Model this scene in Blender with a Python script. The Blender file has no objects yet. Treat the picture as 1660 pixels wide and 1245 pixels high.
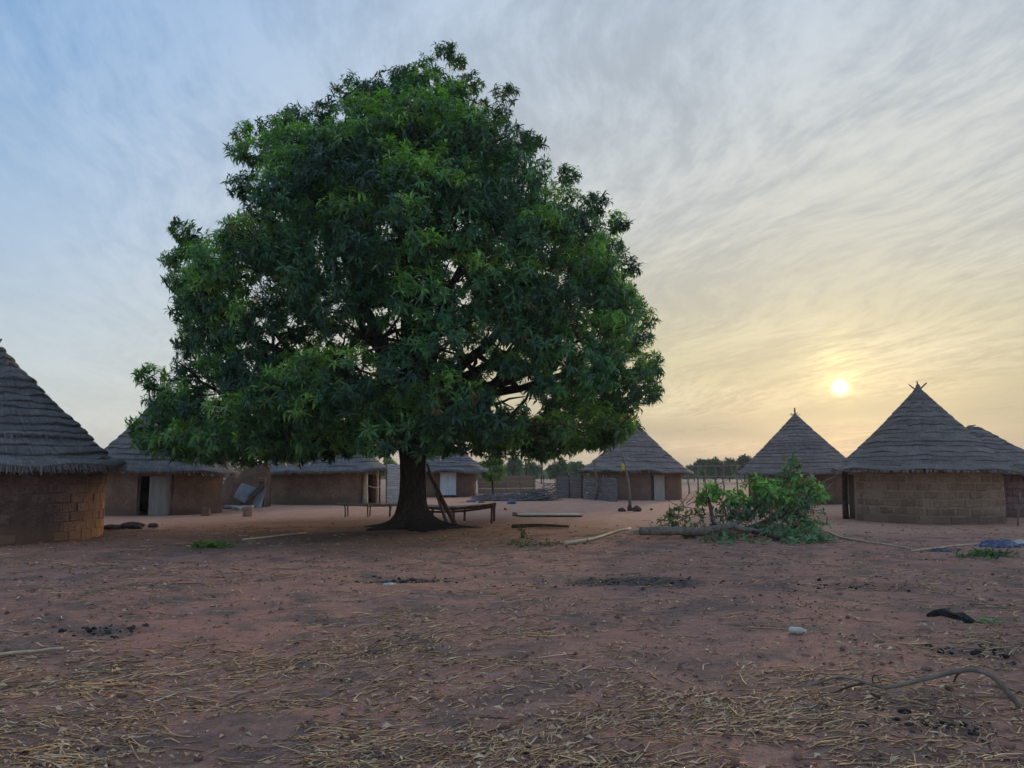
import bpy, bmesh, math, random
import numpy as np
from mathutils import Vector, Matrix

random.seed(11)
RNG = np.random.default_rng(11)
scene = bpy.context.scene
col = scene.collection
R = math.radians

# ------------------------------------------------------------------ camera
F_PX, IMG_W, IMG_H, HORIZON_ROW, EYE = 1250.0, 1660.0, 1245.0, 768.0, 1.6
PITCH = math.atan((HORIZON_ROW - IMG_H / 2) / F_PX)
cam_data = bpy.data.cameras.new('camera')
cam_data.sensor_width = 36.0
cam_data.lens = 36.0 * F_PX / IMG_W
cam_data.clip_start = 0.05
cam_data.clip_end = 4000
cam = bpy.data.objects.new('camera', cam_data)
cam.location = (0, 0, EYE)
cam.rotation_euler = (math.pi / 2 + PITCH, 0, 0)
col.objects.link(cam)
scene.camera = cam


def ray(px, py):
    u = (px - IMG_W / 2) / F_PX
    v = (IMG_H / 2 - py) / F_PX
    return Vector((u, math.cos(PITCH) - v * math.sin(PITCH), math.sin(PITCH) + v * math.cos(PITCH)))


def P(px, py, Y):
    """point on the pixel's ray at ground distance Y"""
    d = ray(px, py)
    return Vector((d.x * Y / d.y, Y, EYE + d.z * Y / d.y))


def G(px, py):
    """where the pixel's ray meets the ground"""
    d = ray(px, py)
    k = -EYE / d.z
    return Vector((d.x * k, d.y * k, 0))


# ------------------------------------------------------------------ world, sun, exposure
SUN = ray(1362, 628).normalized()
SUN_EL = math.asin(SUN.z)
SUN_AZ = math.atan2(SUN.x, SUN.y)

scene.view_settings.view_transform = 'Standard'
scene.view_settings.look = 'None'
scene.view_settings.exposure = 0.46
scene.view_settings.gamma = 1.0
scene.view_settings.use_curve_mapping = False
scene.cycles.use_denoising = True
scene.cycles.use_adaptive_sampling = True
scene.cycles.adaptive_threshold = .03
scene.cycles.max_bounces = 5
scene.cycles.diffuse_bounces = 3
scene.cycles.glossy_bounces = 2
scene.cycles.transmission_bounces = 3
scene.cycles.transparent_max_bounces = 4
scene.cycles.sample_clamp_indirect = 4.0


class N:
    """short-hand for building node trees"""

    def __init__(self, tree):
        self.t = tree
        self.n = tree.nodes
        self.l = tree.links
        self.n.clear()

    def add(self, kind, **kw):
        nd = self.n.new(kind)
        for k, v in kw.items():
            setattr(nd, k, v)
        return nd

    def put(self, sock, val):
        if isinstance(val, bpy.types.NodeSocket):
            self.l.new(val, sock)
        elif val is not None:
            if hasattr(sock.default_value, '__len__') and not hasattr(val, '__len__'):
                sock.default_value = [val] * len(sock.default_value)
            elif hasattr(sock.default_value, '__len__') and len(sock.default_value) == 4 and len(val) == 3:
                sock.default_value = (*val, 1)
            else:
                sock.default_value = val

    def math(self, op, a, b=None, c=None, clamp=False):
        nd = self.add('ShaderNodeMath', operation=op, use_clamp=clamp)
        self.put(nd.inputs[0], a)
        if b is not None:
            self.put(nd.inputs[1], b)
        if c is not None:
            self.put(nd.inputs[2], c)
        return nd.outputs[0]

    def vmath(self, op, a, b=None, out=0):
        nd = self.add('ShaderNodeVectorMath', operation=op)
        self.put(nd.inputs[0], a)
        if b is not None:
            self.put(nd.inputs[1], b)
        return nd.outputs[out]

    def mix(self, f, a, b, mode='MIX'):
        nd = self.add('ShaderNodeMix', data_type='RGBA', blend_type=mode)
        self.put(nd.inputs[0], f)
        self.put(nd.inputs[6], a)
        self.put(nd.inputs[7], b)
        return nd.outputs[2]

    def ramp(self, f, stops, interp='LINEAR'):
        nd = self.add('ShaderNodeValToRGB')
        cr = nd.color_ramp
        cr.interpolation = interp
        while len(cr.elements) > 1:
            cr.elements.remove(cr.elements[-1])
        for i, (p, c) in enumerate(stops):
            e = cr.elements[0] if i == 0 else cr.elements.new(p)
            e.position = p
            c = (c, c, c) if not hasattr(c, '__len__') else c
            e.color = (*c, 1)
        self.put(nd.inputs[0], f)
        return nd.outputs[0]

    def step(self, x, lo, hi):
        nd = self.add('ShaderNodeMapRange', interpolation_type='SMOOTHSTEP')
        self.put(nd.inputs[0], x)
        nd.inputs[1].default_value = lo
        nd.inputs[2].default_value = hi
        return nd.outputs[0]

    def noise(self, vec, scale, detail=4, rough=0.55, dist=0.0, out=0):
        nd = self.add('ShaderNodeTexNoise')
        self.put(nd.inputs['Vector'], vec)
        nd.inputs['Scale'].default_value = scale
        nd.inputs['Detail'].default_value = detail
        nd.inputs['Roughness'].default_value = rough
        nd.inputs['Distortion'].default_value = dist
        return nd.outputs[out]

    def xyz(self, x, y, z):
        nd = self.add('ShaderNodeCombineXYZ')
        for s, v in zip(nd.inputs, (x, y, z)):
            self.put(s, v)
        return nd.outputs[0]

    def sep(self, v):
        nd = self.add('ShaderNodeSeparateXYZ')
        self.put(nd.inputs[0], v)
        return nd.outputs


def build_world():
    w = bpy.data.worlds.new('World')
    scene.world = w
    w.use_nodes = True
    k = N(w.node_tree)
    d = k.add('ShaderNodeTexCoord').outputs['Generated']
    x, y, z = k.sep(d)
    zc = k.math('MAXIMUM', z, 0.0)
    cs = k.vmath('DOT_PRODUCT', d, tuple(SUN), out=1)
    # clear air: the physical sky
    sky = k.add('ShaderNodeTexSky', sky_type='NISHITA', sun_disc=False)
    sky.sun_elevation = SUN_EL
    sky.sun_rotation = SUN_AZ
    sky.altitude = 50
    sky.air_density = 1.0
    sky.dust_density = 2.0
    sky.ozone_density = 1.5
    nish = k.mix(1.0, sky.outputs[0], (0.08, 0.08, 0.08), 'MULTIPLY')
    blue = k.ramp(zc, [(0.0, (.49, .49, .46)), (.06, (.52, .56, .56)), (.14, (.46, .53, .59)),
                       (.27, (.34, .465, .63)), (.45, (.20, .36, .60)), (.70, (.19, .34, .58)), (1.0, (.18, .33, .57))])
    clear = k.mix(0.25, blue, nish)
    # thin high cloud lit through by the low sun
    den = k.math('ADD', zc, 0.10)
    ang = R(13)
    px = k.math('DIVIDE', x, den)
    py = k.math('DIVIDE', y, den)
    along = k.math('ADD', k.math('MULTIPLY', px, -math.sin(ang)), k.math('MULTIPLY', py, math.cos(ang)))
    across = k.math('ADD', k.math('MULTIPLY', px, math.cos(ang)), k.math('MULTIPLY', py, math.sin(ang)))
    warp = k.noise(k.xyz(along, across, 3.1), 0.9, 1)
    wv = k.math('MULTIPLY', k.math('SUBTRACT', warp, 0.5), 0.7)
    acr2 = k.math('ADD', across, wv)
    n1 = k.noise(k.xyz(k.math('MULTIPLY', along, .9), k.math('MULTIPLY', acr2, 2.6), 0), 1.0, 4, .60)
    n2 = k.noise(k.xyz(k.math('MULTIPLY', along, 5.5), k.math('MULTIPLY', acr2, 14), 5), 1.0, 4, .68)
    n3 = k.noise(k.xyz(along, across, 9), 0.55, 1, .5)
    streak = k.math('ADD', k.math('MULTIPLY', n1, .52), k.math('MULTIPLY', n2, .48))
    streak = k.step(streak, .36, .64)
    # more veil on the sun's side
    sunside = k.step(cs, .50, .93)
    big = k.step(n3, .3, .7)
    warm = k.ramp(zc, [(0.0, (.345, .295, .225)), (.05, (.36, .305, .20)), (.11, (.415, .36, .205)), (.17, (.455, .405, .25)),
                       (.24, (.455, .43, .335)), (.32, (.46, .455, .41)), (.43, (.45, .465, .455)),
                       (.60, (.45, .49, .52)), (1.0, (.44, .53, .65))])
    pale = k.ramp(zc, [(0.0, (.56, .54, .50)), (.12, (.60, .61, .58)), (.3, (.52, .58, .65)), (.6, (.46, .55, .68)), (1, (.44, .54, .68))])
    veil_col = k.mix(sunside, pale, warm)
    overhead = k.step(z, .5, .85)
    amt = k.math('ADD', k.math('ADD', .03, k.math('ADD', k.math('MULTIPLY', sunside, .68), k.math('MULTIPLY', overhead, .2))),
                 k.math('MULTIPLY', k.math('MULTIPLY', streak, big), .27), clamp=True)
    base = k.mix(amt, clear, veil_col)
    # light and dark strands inside the veil
    shade = k.math('ADD', .80, k.math('MULTIPLY', streak, .30))
    shade_amt = k.math('ADD', .10, k.math('MULTIPLY', sunside, .80))
    shade = k.math('ADD', 1.0, k.math('MULTIPLY', k.math('SUBTRACT', shade, .98), shade_amt))
    base = k.mix(1.0, base, k.xyz(shade, shade, shade), 'MULTIPLY')
    # the sun seen through the veil, its aureole taller than wide
    dx = k.vmath('DOT_PRODUCT', d, (SUN.y / math.hypot(SUN.x, SUN.y), -SUN.x / math.hypot(SUN.x, SUN.y), 0), out=1)
    dz = k.math('SUBTRACT', z, SUN.z)
    front = k.step(cs, 0.2, 0.6)
    a2 = k.math('ADD', k.math('POWER', k.math('MULTIPLY', dx, 1.15), 2.0), k.math('POWER', k.math('MULTIPLY', k.math('SUBTRACT', dz, .018), .85), 2.0))
    d2 = k.math('ADD', k.math('POWER', dx, 2.0), k.math('POWER', dz, 2.0))
    sn = k.math('ADD', .55, k.math('MULTIPLY', streak, .8))

    def gauss(v2, s):
        return k.math('MULTIPLY', k.math('EXPONENT', k.math('MULTIPLY', v2, -1.0 / (s * s))), front)
    wide = k.math('MULTIPLY', gauss(a2, .16), sn)
    mid = k.math('MULTIPLY', gauss(a2, .031), sn)
    core = gauss(d2, .0060)
    glow = k.mix(1.0, k.mix(1.0, (.02, .016, .002), wide, 'MULTIPLY'), k.mix(1.0, (.20, .165, .045), mid, 'MULTIPLY'), 'ADD')
    glow = k.mix(1.0, glow, k.mix(1.0, (3.2, 2.9, 2.1), core, 'MULTIPLY'), 'ADD')
    final = k.mix(1.0, base, glow, 'ADD')
    # below the horizon: earth
    final = k.mix(k.step(z, -.03, .0), (.16, .11, .09), final)
    bg = k.add('ShaderNodeBackground')
    k.put(bg.inputs[0], final)
    bg.inputs[1].default_value = 1.0
    out = k.add('ShaderNodeOutputWorld')
    k.l.new(bg.outputs[0], out.inputs[0])


build_world()
sun_data = bpy.data.lights.new('sun', 'SUN')
sun_data.energy = 1.8
sun_data.angle = R(5)
sun_data.color = (1.0, .72, .42)
sun = bpy.data.objects.new('sun', sun_data)
sun.rotation_euler = (-SUN).to_track_quat('-Z', 'Y').to_euler()
sun.location = (8, 10, 12)
col.objects.link(sun)


# ------------------------------------------------------------------ noise and terrain
def vnoise(x, y, seed=0):
    x = np.asarray(x, float)
    y = np.asarray(y, float)
    xi = np.floor(x).astype(np.int64)
    yi = np.floor(y).astype(np.int64)
    xf, yf = x - xi, y - yi
    xf = xf * xf * (3 - 2 * xf)
    yf = yf * yf * (3 - 2 * yf)

    def h(a, b):
        n = (a * 374761393 + b * 668265263 + seed * 974711) & 0x7fffffff
        n = ((n ^ (n >> 13)) * 1274126177) & 0x7fffffff
        n = (n ^ (n >> 16)) & 0xffff
        return n / 65535.0 * 2 - 1
    return (h(xi, yi) * (1 - xf) + h(xi + 1, yi) * xf) * (1 - yf) + (h(xi, yi + 1) * (1 - xf) + h(xi + 1, yi + 1) * xf) * yf


def ground_z(x, y):
    x = np.asarray(x, float)
    y = np.asarray(y, float)
    near = np.clip((21 - y) / 5, 0, 1)
    amp = .25 + .75 * near
    z = .035 * vnoise(x / 2.1, y / 2.1, 1) + .02 * vnoise(x / .75, y / .75, 2)
    z = z + near * (.012 * vnoise(x / .3, y / .3, 3) + .010 * vnoise(x / .13, y / .13, 4))
    return z * amp


def gz(x, y):
    return float(ground_z(x, y))


# ------------------------------------------------------------------ mesh helpers
def tag(o, label=None, cat=None, group=None, kind=None):
    if label:
        o['label'] = label
    if cat:
        o['category'] = cat
    if group:
        o['group'] = group
    if kind:
        o['kind'] = kind
    return o


def empty(name, loc=(0, 0, 0), rz=0.0):
    o = bpy.data.objects.new(name, None)
    o.location = loc
    o.rotation_euler = (0, 0, rz)
    o.empty_display_size = .2
    col.objects.link(o)
    return o


def link(name, me, mat=None, parent=None):
    o = bpy.data.objects.new(name, me)
    if mat is not None and not me.materials:
        me.materials.append(mat)
    col.objects.link(o)
    if parent is not None:
        o.parent = parent
    return o


def np_mesh(name, v, tris, colors=None, smooth=False, uv=None):
    """fast mesh from numpy: v (n,3), faces (m,3) or (m,4)"""
    v = np.asarray(v, np.float32)
    f = np.asarray(tris, np.int32)
    k = f.shape[1]
    me = bpy.data.meshes.new(name)
    me.vertices.add(len(v))
    me.vertices.foreach_set('co', v.ravel())
    me.loops.add(f.size)
    me.loops.foreach_set('vertex_index', f.ravel())
    me.polygons.add(len(f))
    me.polygons.foreach_set('loop_start', np.arange(0, f.size, k, dtype=np.int32))
    me.polygons.foreach_set('loop_total', np.full(len(f), k, np.int32))
    if smooth:
        me.polygons.foreach_set('use_smooth', np.ones(len(f), bool))
    me.update(calc_edges=True)
    if colors is not None:
        a = me.attributes.new('tint', 'FLOAT_COLOR', 'POINT')
        c = np.ones((len(v), 4), np.float32)
        c[:, :3] = colors
        a.data.foreach_set('color', c.ravel())
    if uv is not None:
        l = me.uv_layers.new(name='UVMap')
        l.data.foreach_set('uv', np.asarray(uv, np.float32)[f.ravel()].ravel())
    return me


class MB:
    """collects shapes for ONE mesh"""

    def __init__(self):
        self.v = []
        self.f = []

    def box(self, c, s, rot=None, jit=0.0):
        c = Vector(c)
        b = len(self.v)
        for dx in (-.5, .5):
            for dy in (-.5, .5):
                for dz in (-.5, .5):
                    p = Vector((dx * s[0], dy * s[1], dz * s[2]))
                    if jit:
                        p += Vector((random.uniform(-jit, jit), random.uniform(-jit, jit), random.uniform(-jit, jit)))
                    if rot is not None:
                        p = rot @ p
                    self.v.append(c + p)
        for q in ((0, 1, 3, 2), (4, 6, 7, 5), (0, 4, 5, 1), (2, 3, 7, 6), (0, 2, 6, 4), (1, 5, 7, 3)):
            self.f.append(tuple(b + i for i in q))

    def tube(self, pts, rad, n=6, cap=True, wob=0.0):
        pts = [Vector(p) for p in pts]
        if not hasattr(rad, '__len__'):
            rad = [rad] * len(pts)
        b0 = len(self.v)
        ref = None
        for i, p in enumerate(pts):
            t = (pts[min(i + 1, len(pts) - 1)] - pts[max(i - 1, 0)]).normalized()
            if ref is None:
                ref = Vector((0, 0, 1)) if abs(t.z) < .9 else Vector((1, 0, 0))
            u = (ref - t * ref.dot(t)).normalized()
            w = t.cross(u)
            ref = u
            for j in range(n):
                a = 2 * math.pi * j / n
                r = rad[i] * (1 + random.uniform(-wob, wob))
                self.v.append(p + (u * math.cos(a) + w * math.sin(a)) * r)
        for i in range(len(pts) - 1):
            for j in range(n):
                a, c = b0 + i * n + j, b0 + i * n + (j + 1) % n
                self.f.append((a, c, c + n, a + n))
        if cap:
            self.f.append(tuple(b0 + j for j in reversed(range(n))))
            self.f.append(tuple(b0 + (len(pts) - 1) * n + j for j in range(n)))

    def sheet(self, fn, nu, nv):
        b = len(self.v)
        for i in range(nu + 1):
            for j in range(nv + 1):
                self.v.append(Vector(fn(i / nu, j / nv)))
        for i in range(nu):
            for j in range(nv):
                a = b + i * (nv + 1) + j
                self.f.append((a, a + nv + 1, a + nv + 2, a + 1))

    def lathe(self, prof, n=20, c=(0, 0, 0)):
        b = len(self.v)
        for r, z in prof:
            for j in range(n):
                a = 2 * math.pi * j / n
                self.v.append(Vector((c[0] + r * math.cos(a), c[1] + r * math.sin(a), c[2] + z)))
        for i in range(len(prof) - 1):
            for j in range(n):
                a, d = b + i * n + j, b + i * n + (j + 1) % n
                self.f.append((a, d, d + n, a + n))

    def mesh(self, name, smooth=False):
        me = bpy.data.meshes.new(name)
        me.from_pydata([tuple(p) for p in self.v], [], self.f)
        if smooth:
            me.polygons.foreach_set('use_smooth', np.ones(len(me.polygons), bool))
        me.update()
        return me

    def build(self, name, mat, parent=None, smooth=False, origin=None):
        if origin is not None:
            o0 = Vector(origin)
            self.v = [p - o0 for p in self.v]
        o = link(name, self.mesh(name, smooth), mat, parent)
        if origin is not None:
            o.location = origin
        return o


def bent(a, b, n=5, sag=0.0, wob=0.02, seed=None):
    """a slightly crooked line from a to b"""
    rr = random.Random(seed) if seed is not None else random
    a, b = Vector(a), Vector(b)
    L = (b - a).length
    out = []
    for i in range(n + 1):
        t = i / n
        p = a.lerp(b, t)
        e = math.sin(math.pi * t)
        p += Vector((rr.uniform(-1, 1), rr.uniform(-1, 1), rr.uniform(-1, 1))) * wob * L * (1 if 0 < i < n else .2)
        p.z += sag * e
        out.append(p)
    return out


# ------------------------------------------------------------------ materials
def mat_new(name):
    m = bpy.data.materials.new(name)
    m.use_nodes = True
    return m, N(m.node_tree)


def finish(k, color, rough=.9, bump=None, bump_dist=.02, bump_str=.6, spec=.25, extra=None):
    b = k.add('ShaderNodeBsdfPrincipled')
    k.put(b.inputs['Base Color'], color)
    k.put(b.inputs['Roughness'], rough)
    b.inputs['Specular IOR Level'].default_value = spec
    if bump is not None:
        bn = k.add('ShaderNodeBump')
        bn.inputs['Strength'].default_value = bump_str
        bn.inputs['Distance'].default_value = bump_dist
        k.put(bn.inputs['Height'], bump)
        k.l.new(bn.outputs[0], b.inputs['Normal'])
    o = k.add('ShaderNodeOutputMaterial')
    k.l.new(b.outputs[0], o.inputs[0])
    return b


def coord(k, which='Object'):
    return k.add('ShaderNodeTexCoord').outputs[which]


def world_pos(k):
    return k.add('ShaderNodeNewGeometry').outputs['Position']


def obj_rand(k):
    return k.add('ShaderNodeObjectInfo').outputs['Random']


def simple_mat(name, c1, c2, scale=8, rough=.85, stretch=(1, 1, 1), bump=.01, spec=.25, vary=.25):
    m, k = mat_new(name)
    v = k.vmath('MULTIPLY', coord(k), stretch)
    n = k.noise(v, scale, 6, .6)
    c = k.mix(k.step(n, .3, .7), c1, c2)
    f = k.math('ADD', 1 - vary / 2, k.math('MULTIPLY', obj_rand(k), vary))
    c = k.mix(1.0, c, k.xyz(f, f, f), 'MULTIPLY')
    finish(k, c, rough, n, bump, .5, spec)
    return m


def thatch_mat(name, dark, mid, light):
    m, k = mat_new(name)
    uv = coord(k, 'UV')
    u, v, _ = k.sep(uv)
    s1 = k.noise(k.xyz(k.math('MULTIPLY', u, 42), k.math('MULTIPLY', v, 2.5), 0), 1, 5, .65)
    s2 = k.noise(k.xyz(k.math('MULTIPLY', u, 14), k.math('MULTIPLY', v, 1.2), 4), 1, 4, .6)
    blot = k.noise(k.xyz(u, v, 2), 1.3, 5, .6)
    a = k.math('ADD', k.math('MULTIPLY', s1, .6), k.math('MULTIPLY', s2, .4))
    c = k.ramp(a, [(.28, dark), (.5, mid), (.72, light)])
    f = k.math('ADD', .72, k.math('ADD', k.math('MULTIPLY', obj_rand(k), .26), k.math('MULTIPLY', k.step(blot, .3, .7), .36)))
    c = k.mix(1.0, c, k.xyz(f, f, f), 'MULTIPLY')
    finish(k, c, .95, s1, .03, .9, .12)
    return m


def mud_mat(name, c1, c2, c3, scale=2.2, low=None):
    """weathered mud; low = colour of the splashed foot of the wall"""
    m, k = mat_new(name)
    p = world_pos(k)
    n1 = k.noise(p, scale, 6, .6)
    n2 = k.noise(p, scale * 9, 5, .65)
    n3 = k.noise(k.vmath('MULTIPLY', p, (3.0, 3.0, .5)), 2.0, 4, .6)
    c = k.mix(k.step(n1, .32, .68), c1, c2)
    c = k.mix(k.math('MULTIPLY', k.step(n2, .5, .72), .7), c, c3)
    c = k.mix(k.math('MULTIPLY', k.step(n2, .48, .3), .6), c, tuple(x * .5 for x in c1))
    c = k.mix(k.math('MULTIPLY', k.step(n3, .52, .72), .3), c, tuple(x * .6 for x in c1))
    if low:
        z = k.sep(p)[2]
        zz = k.math('ADD', z, k.math('MULTIPLY', k.math('SUBTRACT', n1, .5), .7))
        c = k.mix(k.step(zz, .55, .15), c, low)
    f = k.math('ADD', .85, k.math('MULTIPLY', obj_rand(k), .30))
    c = k.mix(1.0, c, k.xyz(f, f, f), 'MULTIPLY')
    finish(k, c, .95, n2, .035, 1.0, .1)
    return m


def leaf_mat(name, rough=.46, trans=.3, spec=.45):
    m, k = mat_new(name)
    at = k.add('ShaderNodeAttribute', attribute_name='tint')
    b = k.add('ShaderNodeBsdfPrincipled')
    k.l.new(at.outputs[0], b.inputs['Base Color'])
    b.inputs['Roughness'].default_value = rough
    b.inputs['Specular IOR Level'].default_value = spec
    t = k.add('ShaderNodeBsdfTranslucent')
    tc = k.mix(1.0, at.outputs[0], (1.5, 1.7, .6), 'MULTIPLY')
    k.l.new(tc, t.inputs[0])
    s = k.add('ShaderNodeMixShader')
    s.inputs[0].default_value = trans
    k.l.new(b.outputs[0], s.inputs[1])
    k.l.new(t.outputs[0], s.inputs[2])
    o = k.add('ShaderNodeOutputMaterial')
    k.l.new(s.outputs[0], o.inputs[0])
    return m


def tint_mat(name, rough=.9, spec=.15):
    m, k = mat_new(name)
    at = k.add('ShaderNodeAttribute', attribute_name='tint')
    finish(k, at.outputs[0], rough, None, spec=spec)
    return m


def ground_mat():
    m, k = mat_new('laterite earth')
    p = world_pos(k)
    x, y, _ = k.sep(p)
    big = k.noise(p, .35, 4, .55)
    med = k.noise(p, 1.3, 6, .6, .4)
    fine = k.noise(p, 9, 6, .68)
    grit = k.noise(p, 55, 4, .7)
    streaky = k.noise(k.vmath('MULTIPLY', p, (1.0, 3.5, 1)), 2.2, 6, .65, .6)
    red = k.mix(k.step(fine, .3, .7), (.35, .175, .132), (.53, .282, .212))
    red = k.mix(k.step(big, .35, .65), red, k.mix(.5, red, (.45, .205, .15)))
    dung = k.mix(fine, (.17, .108, .086), (.32, .205, .165))
    dust = k.mix(fine, (.38, .255, .19), (.52, .37, .28))
    c = k.mix(k.step(med, .45, .62), red, dung)
    c = k.mix(k.math('MULTIPLY', k.step(streaky, .52, .7), .7), c, dust)
    # swept yard between the huts
    yy = k.math('ADD', y, k.math('MULTIPLY', k.math('SUBTRACT', big, .5), 9))
    swept = k.math('MULTIPLY', k.step(yy, 19.5, 24), k.step(yy, 60, 46))
    sw = k.mix(k.step(med, .3, .7), (.50, .255, .170), (.60, .34, .245))
    sw = k.mix(k.math('MULTIPLY', k.step(fine, .55, .75), .35), sw, (.32, .19, .15))
    c = k.mix(k.math('MULTIPLY', swept, .9), c, sw)
    # dark trampled dung between foreground and yard on the left
    dk = k.math('MULTIPLY', k.math('MULTIPLY', k.step(yy, 14, 17.5), k.step(yy, 23.5, 20.5)), k.step(x, 1.5, -2.5))
    c = k.mix(k.math('MULTIPLY', dk, .7), c, k.mix(fine, (.10, .066, .055), (.19, .13, .105)))
    # sandy fields far behind
    far = k.step(y, 55, 75)
    c = k.mix(far, c, k.mix(k.noise(k.vmath('MULTIPLY', p, (.2, 1, 1)), .12, 4), (.36, .215, .155), (.46, .31, .225)))
    # ash and char patches
    for (ax, ay, rx, ry, am) in ASH:
        q = k.math('ADD', k.math('POWER', k.math('DIVIDE', k.math('SUBTRACT', x, ax), rx), 2.0),
                   k.math('POWER', k.math('DIVIDE', k.math('SUBTRACT', y, ay), ry), 2.0))
        q = k.math('ADD', q, k.math('MULTIPLY', k.math('SUBTRACT', med, .5), 2.4))
        c = k.mix(k.math('MULTIPLY', k.step(q, 1.25, .2), am * 1.0), c, k.mix(k.step(fine, .4, .62), (.028, .026, .025), (.13, .12, .11)))
    crumb = k.noise(p, 24, 5, .75)
    c = k.mix(k.math('MULTIPLY', k.step(crumb, .56, .68), .55), c, (.085, .06, .05))
    c = k.mix(k.math('MULTIPLY', k.step(crumb, .40, .30), .5), c, (.50, .37, .28))
    f = k.math('ADD', .60, k.math('MULTIPLY', grit, .80))
    c = k.mix(1.0, c, k.xyz(f, f, f), 'MULTIPLY')
    h = k.math('ADD', k.math('MULTIPLY', fine, .5), k.math('ADD', k.math('MULTIPLY', grit, .25), k.math('MULTIPLY', crumb, .45)))
    finish(k, c, .97, h, .06, 1.0, .08)
    return m


def ash_at(px, py, wpx, hy, am):
    g = G(px, py)
    return (g.x, g.y, wpx * g.y / F_PX, hy, am)


ASH = [ash_at(655, 941, 78, .42, .9), ash_at(1020, 944, 125, .6, .85), ash_at(165, 1028, 75, .3, .6),
       ash_at(1590, 1055, 70, .35, .6), ash_at(1420, 950, 90, .4, .45), ash_at(1530, 1175, 90, .25, .55), ash_at(880, 880, 70, .5, .5)]

M = {}
M['ground'] = ground_mat()
M['thatch_grey'] = thatch_mat('weathered grey thatch', (.060, .055, .056), (.165, .152, .150), (.29, .268, .258))
M['thatch_brown'] = thatch_mat('brown grey thatch', (.078, .062, .057), (.19, .155, .14), (.30, .25, .22))
M['thatch_dark'] = thatch_mat('dark thatch', (.08, .066, .060), (.180, .153, .138), (.265, .228, .205))
M['under'] = simple_mat('dark roof underside', (.035, .028, .022), (.06, .048, .038), 6)  # very dark brown for the cone beneath the thatch
M['brick_red'] = mud_mat('dark red mud brick', (.13, .075, .060), (.20, .122, .095), (.28, .18, .14), 2.0, low=(.215, .125, .082))
M['brick_tan'] = mud_mat('tan mud brick', (.225, .150, .102), (.32, .220, .15), (.41, .30, .215), 2.5, low=(.20, .135, .105))
M['mortar_red'] = mud_mat('red mud mortar', (.12, .070, .056), (.18, .110, .085), (.24, .16, .12), 3, low=(.195, .115, .078))
M['mortar_tan'] = mud_mat('pale mud mortar', (.29, .21, .152), (.37, .275, .20), (.45, .345, .26), 3, low=(.24, .17, .13))
M['mud'] = mud_mat('brown mud plaster', (.17, .108, .076), (.26, .168, .118), (.34, .235, .165), 1.4, low=(.16, .105, .082))
M['mud_dark'] = mud_mat('dark mud plaster', (.14, .085, .062), (.21, .13, .092), (.27, .18, .13), 1.6, low=(.12, .08, .065))
M['mud_pink'] = mud_mat('purple brown mud', (.19, .115, .11), (.27, .175, .165), (.32, .21, .19), 2.0, low=(.18, .12, .11))
M['mud_red'] = mud_mat('reddish mud plaster', (.215, .130, .098), (.29, .18, .135), (.35, .23, .175), 1.8, low=(.19, .12, .10))
M['bark'] = simple_mat('dark mango bark', (.030, .024, .021), (.085, .066, .055), 9, .95, (2.6, 2.6, .55), .12, .1)
M['wood_grey'] = simple_mat('grey weathered wood', (.13, .105, .085), (.27, .225, .185), 10, .9, (1, 1, .6), .01)
M['wood_dark'] = simple_mat('dark brown wood', (.05, .035, .027), (.11, .075, .055), 10, .9)
M['wood_pale'] = simple_mat('pale peeled wood', (.46, .35, .23), (.62, .50, .36), 10, .8)
M['wood_red'] = simple_mat('red brown wood', (.10, .052, .035), (.19, .10, .065), 10, .9)
M['reed_brown'] = simple_mat('brown woven reed', (.16, .105, .07), (.36, .25, .17), 14, .95, (.25, .25, 5), .02)
M['reed_purple'] = simple_mat('grey purple woven mat', (.13, .11, .115), (.23, .195, .195), 20, .95, (1, 1, 1), .02)
M['reed_white'] = simple_mat('bleached mat', (.40, .37, .36), (.62, .58, .56), 6, .95, (.3, .3, 4), .02)
M['brush'] = simple_mat('grey brushwood', (.11, .10, .105), (.25, .23, .225), 8, .95)
M['tin'] = simple_mat('whitish tin sheet', (.56, .60, .64), (.72, .75, .78), 3, .42, (1, 1, .4), .004, .5)
M['tin_grey'] = simple_mat('grey tin sheet', (.20, .20, .215), (.32, .32, .335), 4, .5, (1, 1, .5), .004, .4)
M['door_grey'] = simple_mat('dull grey door', (.26, .25, .24), (.38, .37, .35), 5, .7, (1, 1, .2), .006)
M['door_pale'] = simple_mat('pale weathered door', (.42, .385, .335), (.56, .52, .46), 5, .8, (2, 2, .3), .006)
M['plastic_white'] = simple_mat('white plastic', (.50, .48, .44), (.60, .58, .53), 4, .5, bump=.002, spec=.4)
M['plastic_blue'] = simple_mat('blue plastic', (.05, .065, .14), (.12, .14, .24), 5, .5, bump=.004, spec=.4)
M['plastic_dark'] = simple_mat('dark plastic', (.04, .045, .07), (.09, .09, .12), 6, .5, bump=.004, spec=.4)
M['yellow'] = simple_mat('yellow plastic', (.50, .48, .05), (.60, .58, .08), 5, .5, bump=.002)
M['cloth_dark'] = simple_mat('blackish cloth', (.012, .011, .013), (.035, .03, .032), 14, .95, bump=.01)
M['sack'] = simple_mat('pale sacking', (.42, .40, .37), (.58, .55, .50), 9, .95, bump=.01)
M['stone'] = simple_mat('dark stone', (.055, .038, .034), (.12, .085, .075), 7, .95, bump=.03)
M['leaf'] = leaf_mat('mango leaf')
M['leaf_soft'] = leaf_mat('soft leaf', .6, .3, .3)
M['straw'] = tint_mat('dry straw', .8, .25)
M['clod'] = tint_mat('earth clod', .98, .05)


# ------------------------------------------------------------------ ground
def axis(parts):
    out = []
    for a, b, s in parts:
        out.append(np.arange(a, b, s))
    return np.concatenate(out)


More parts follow.
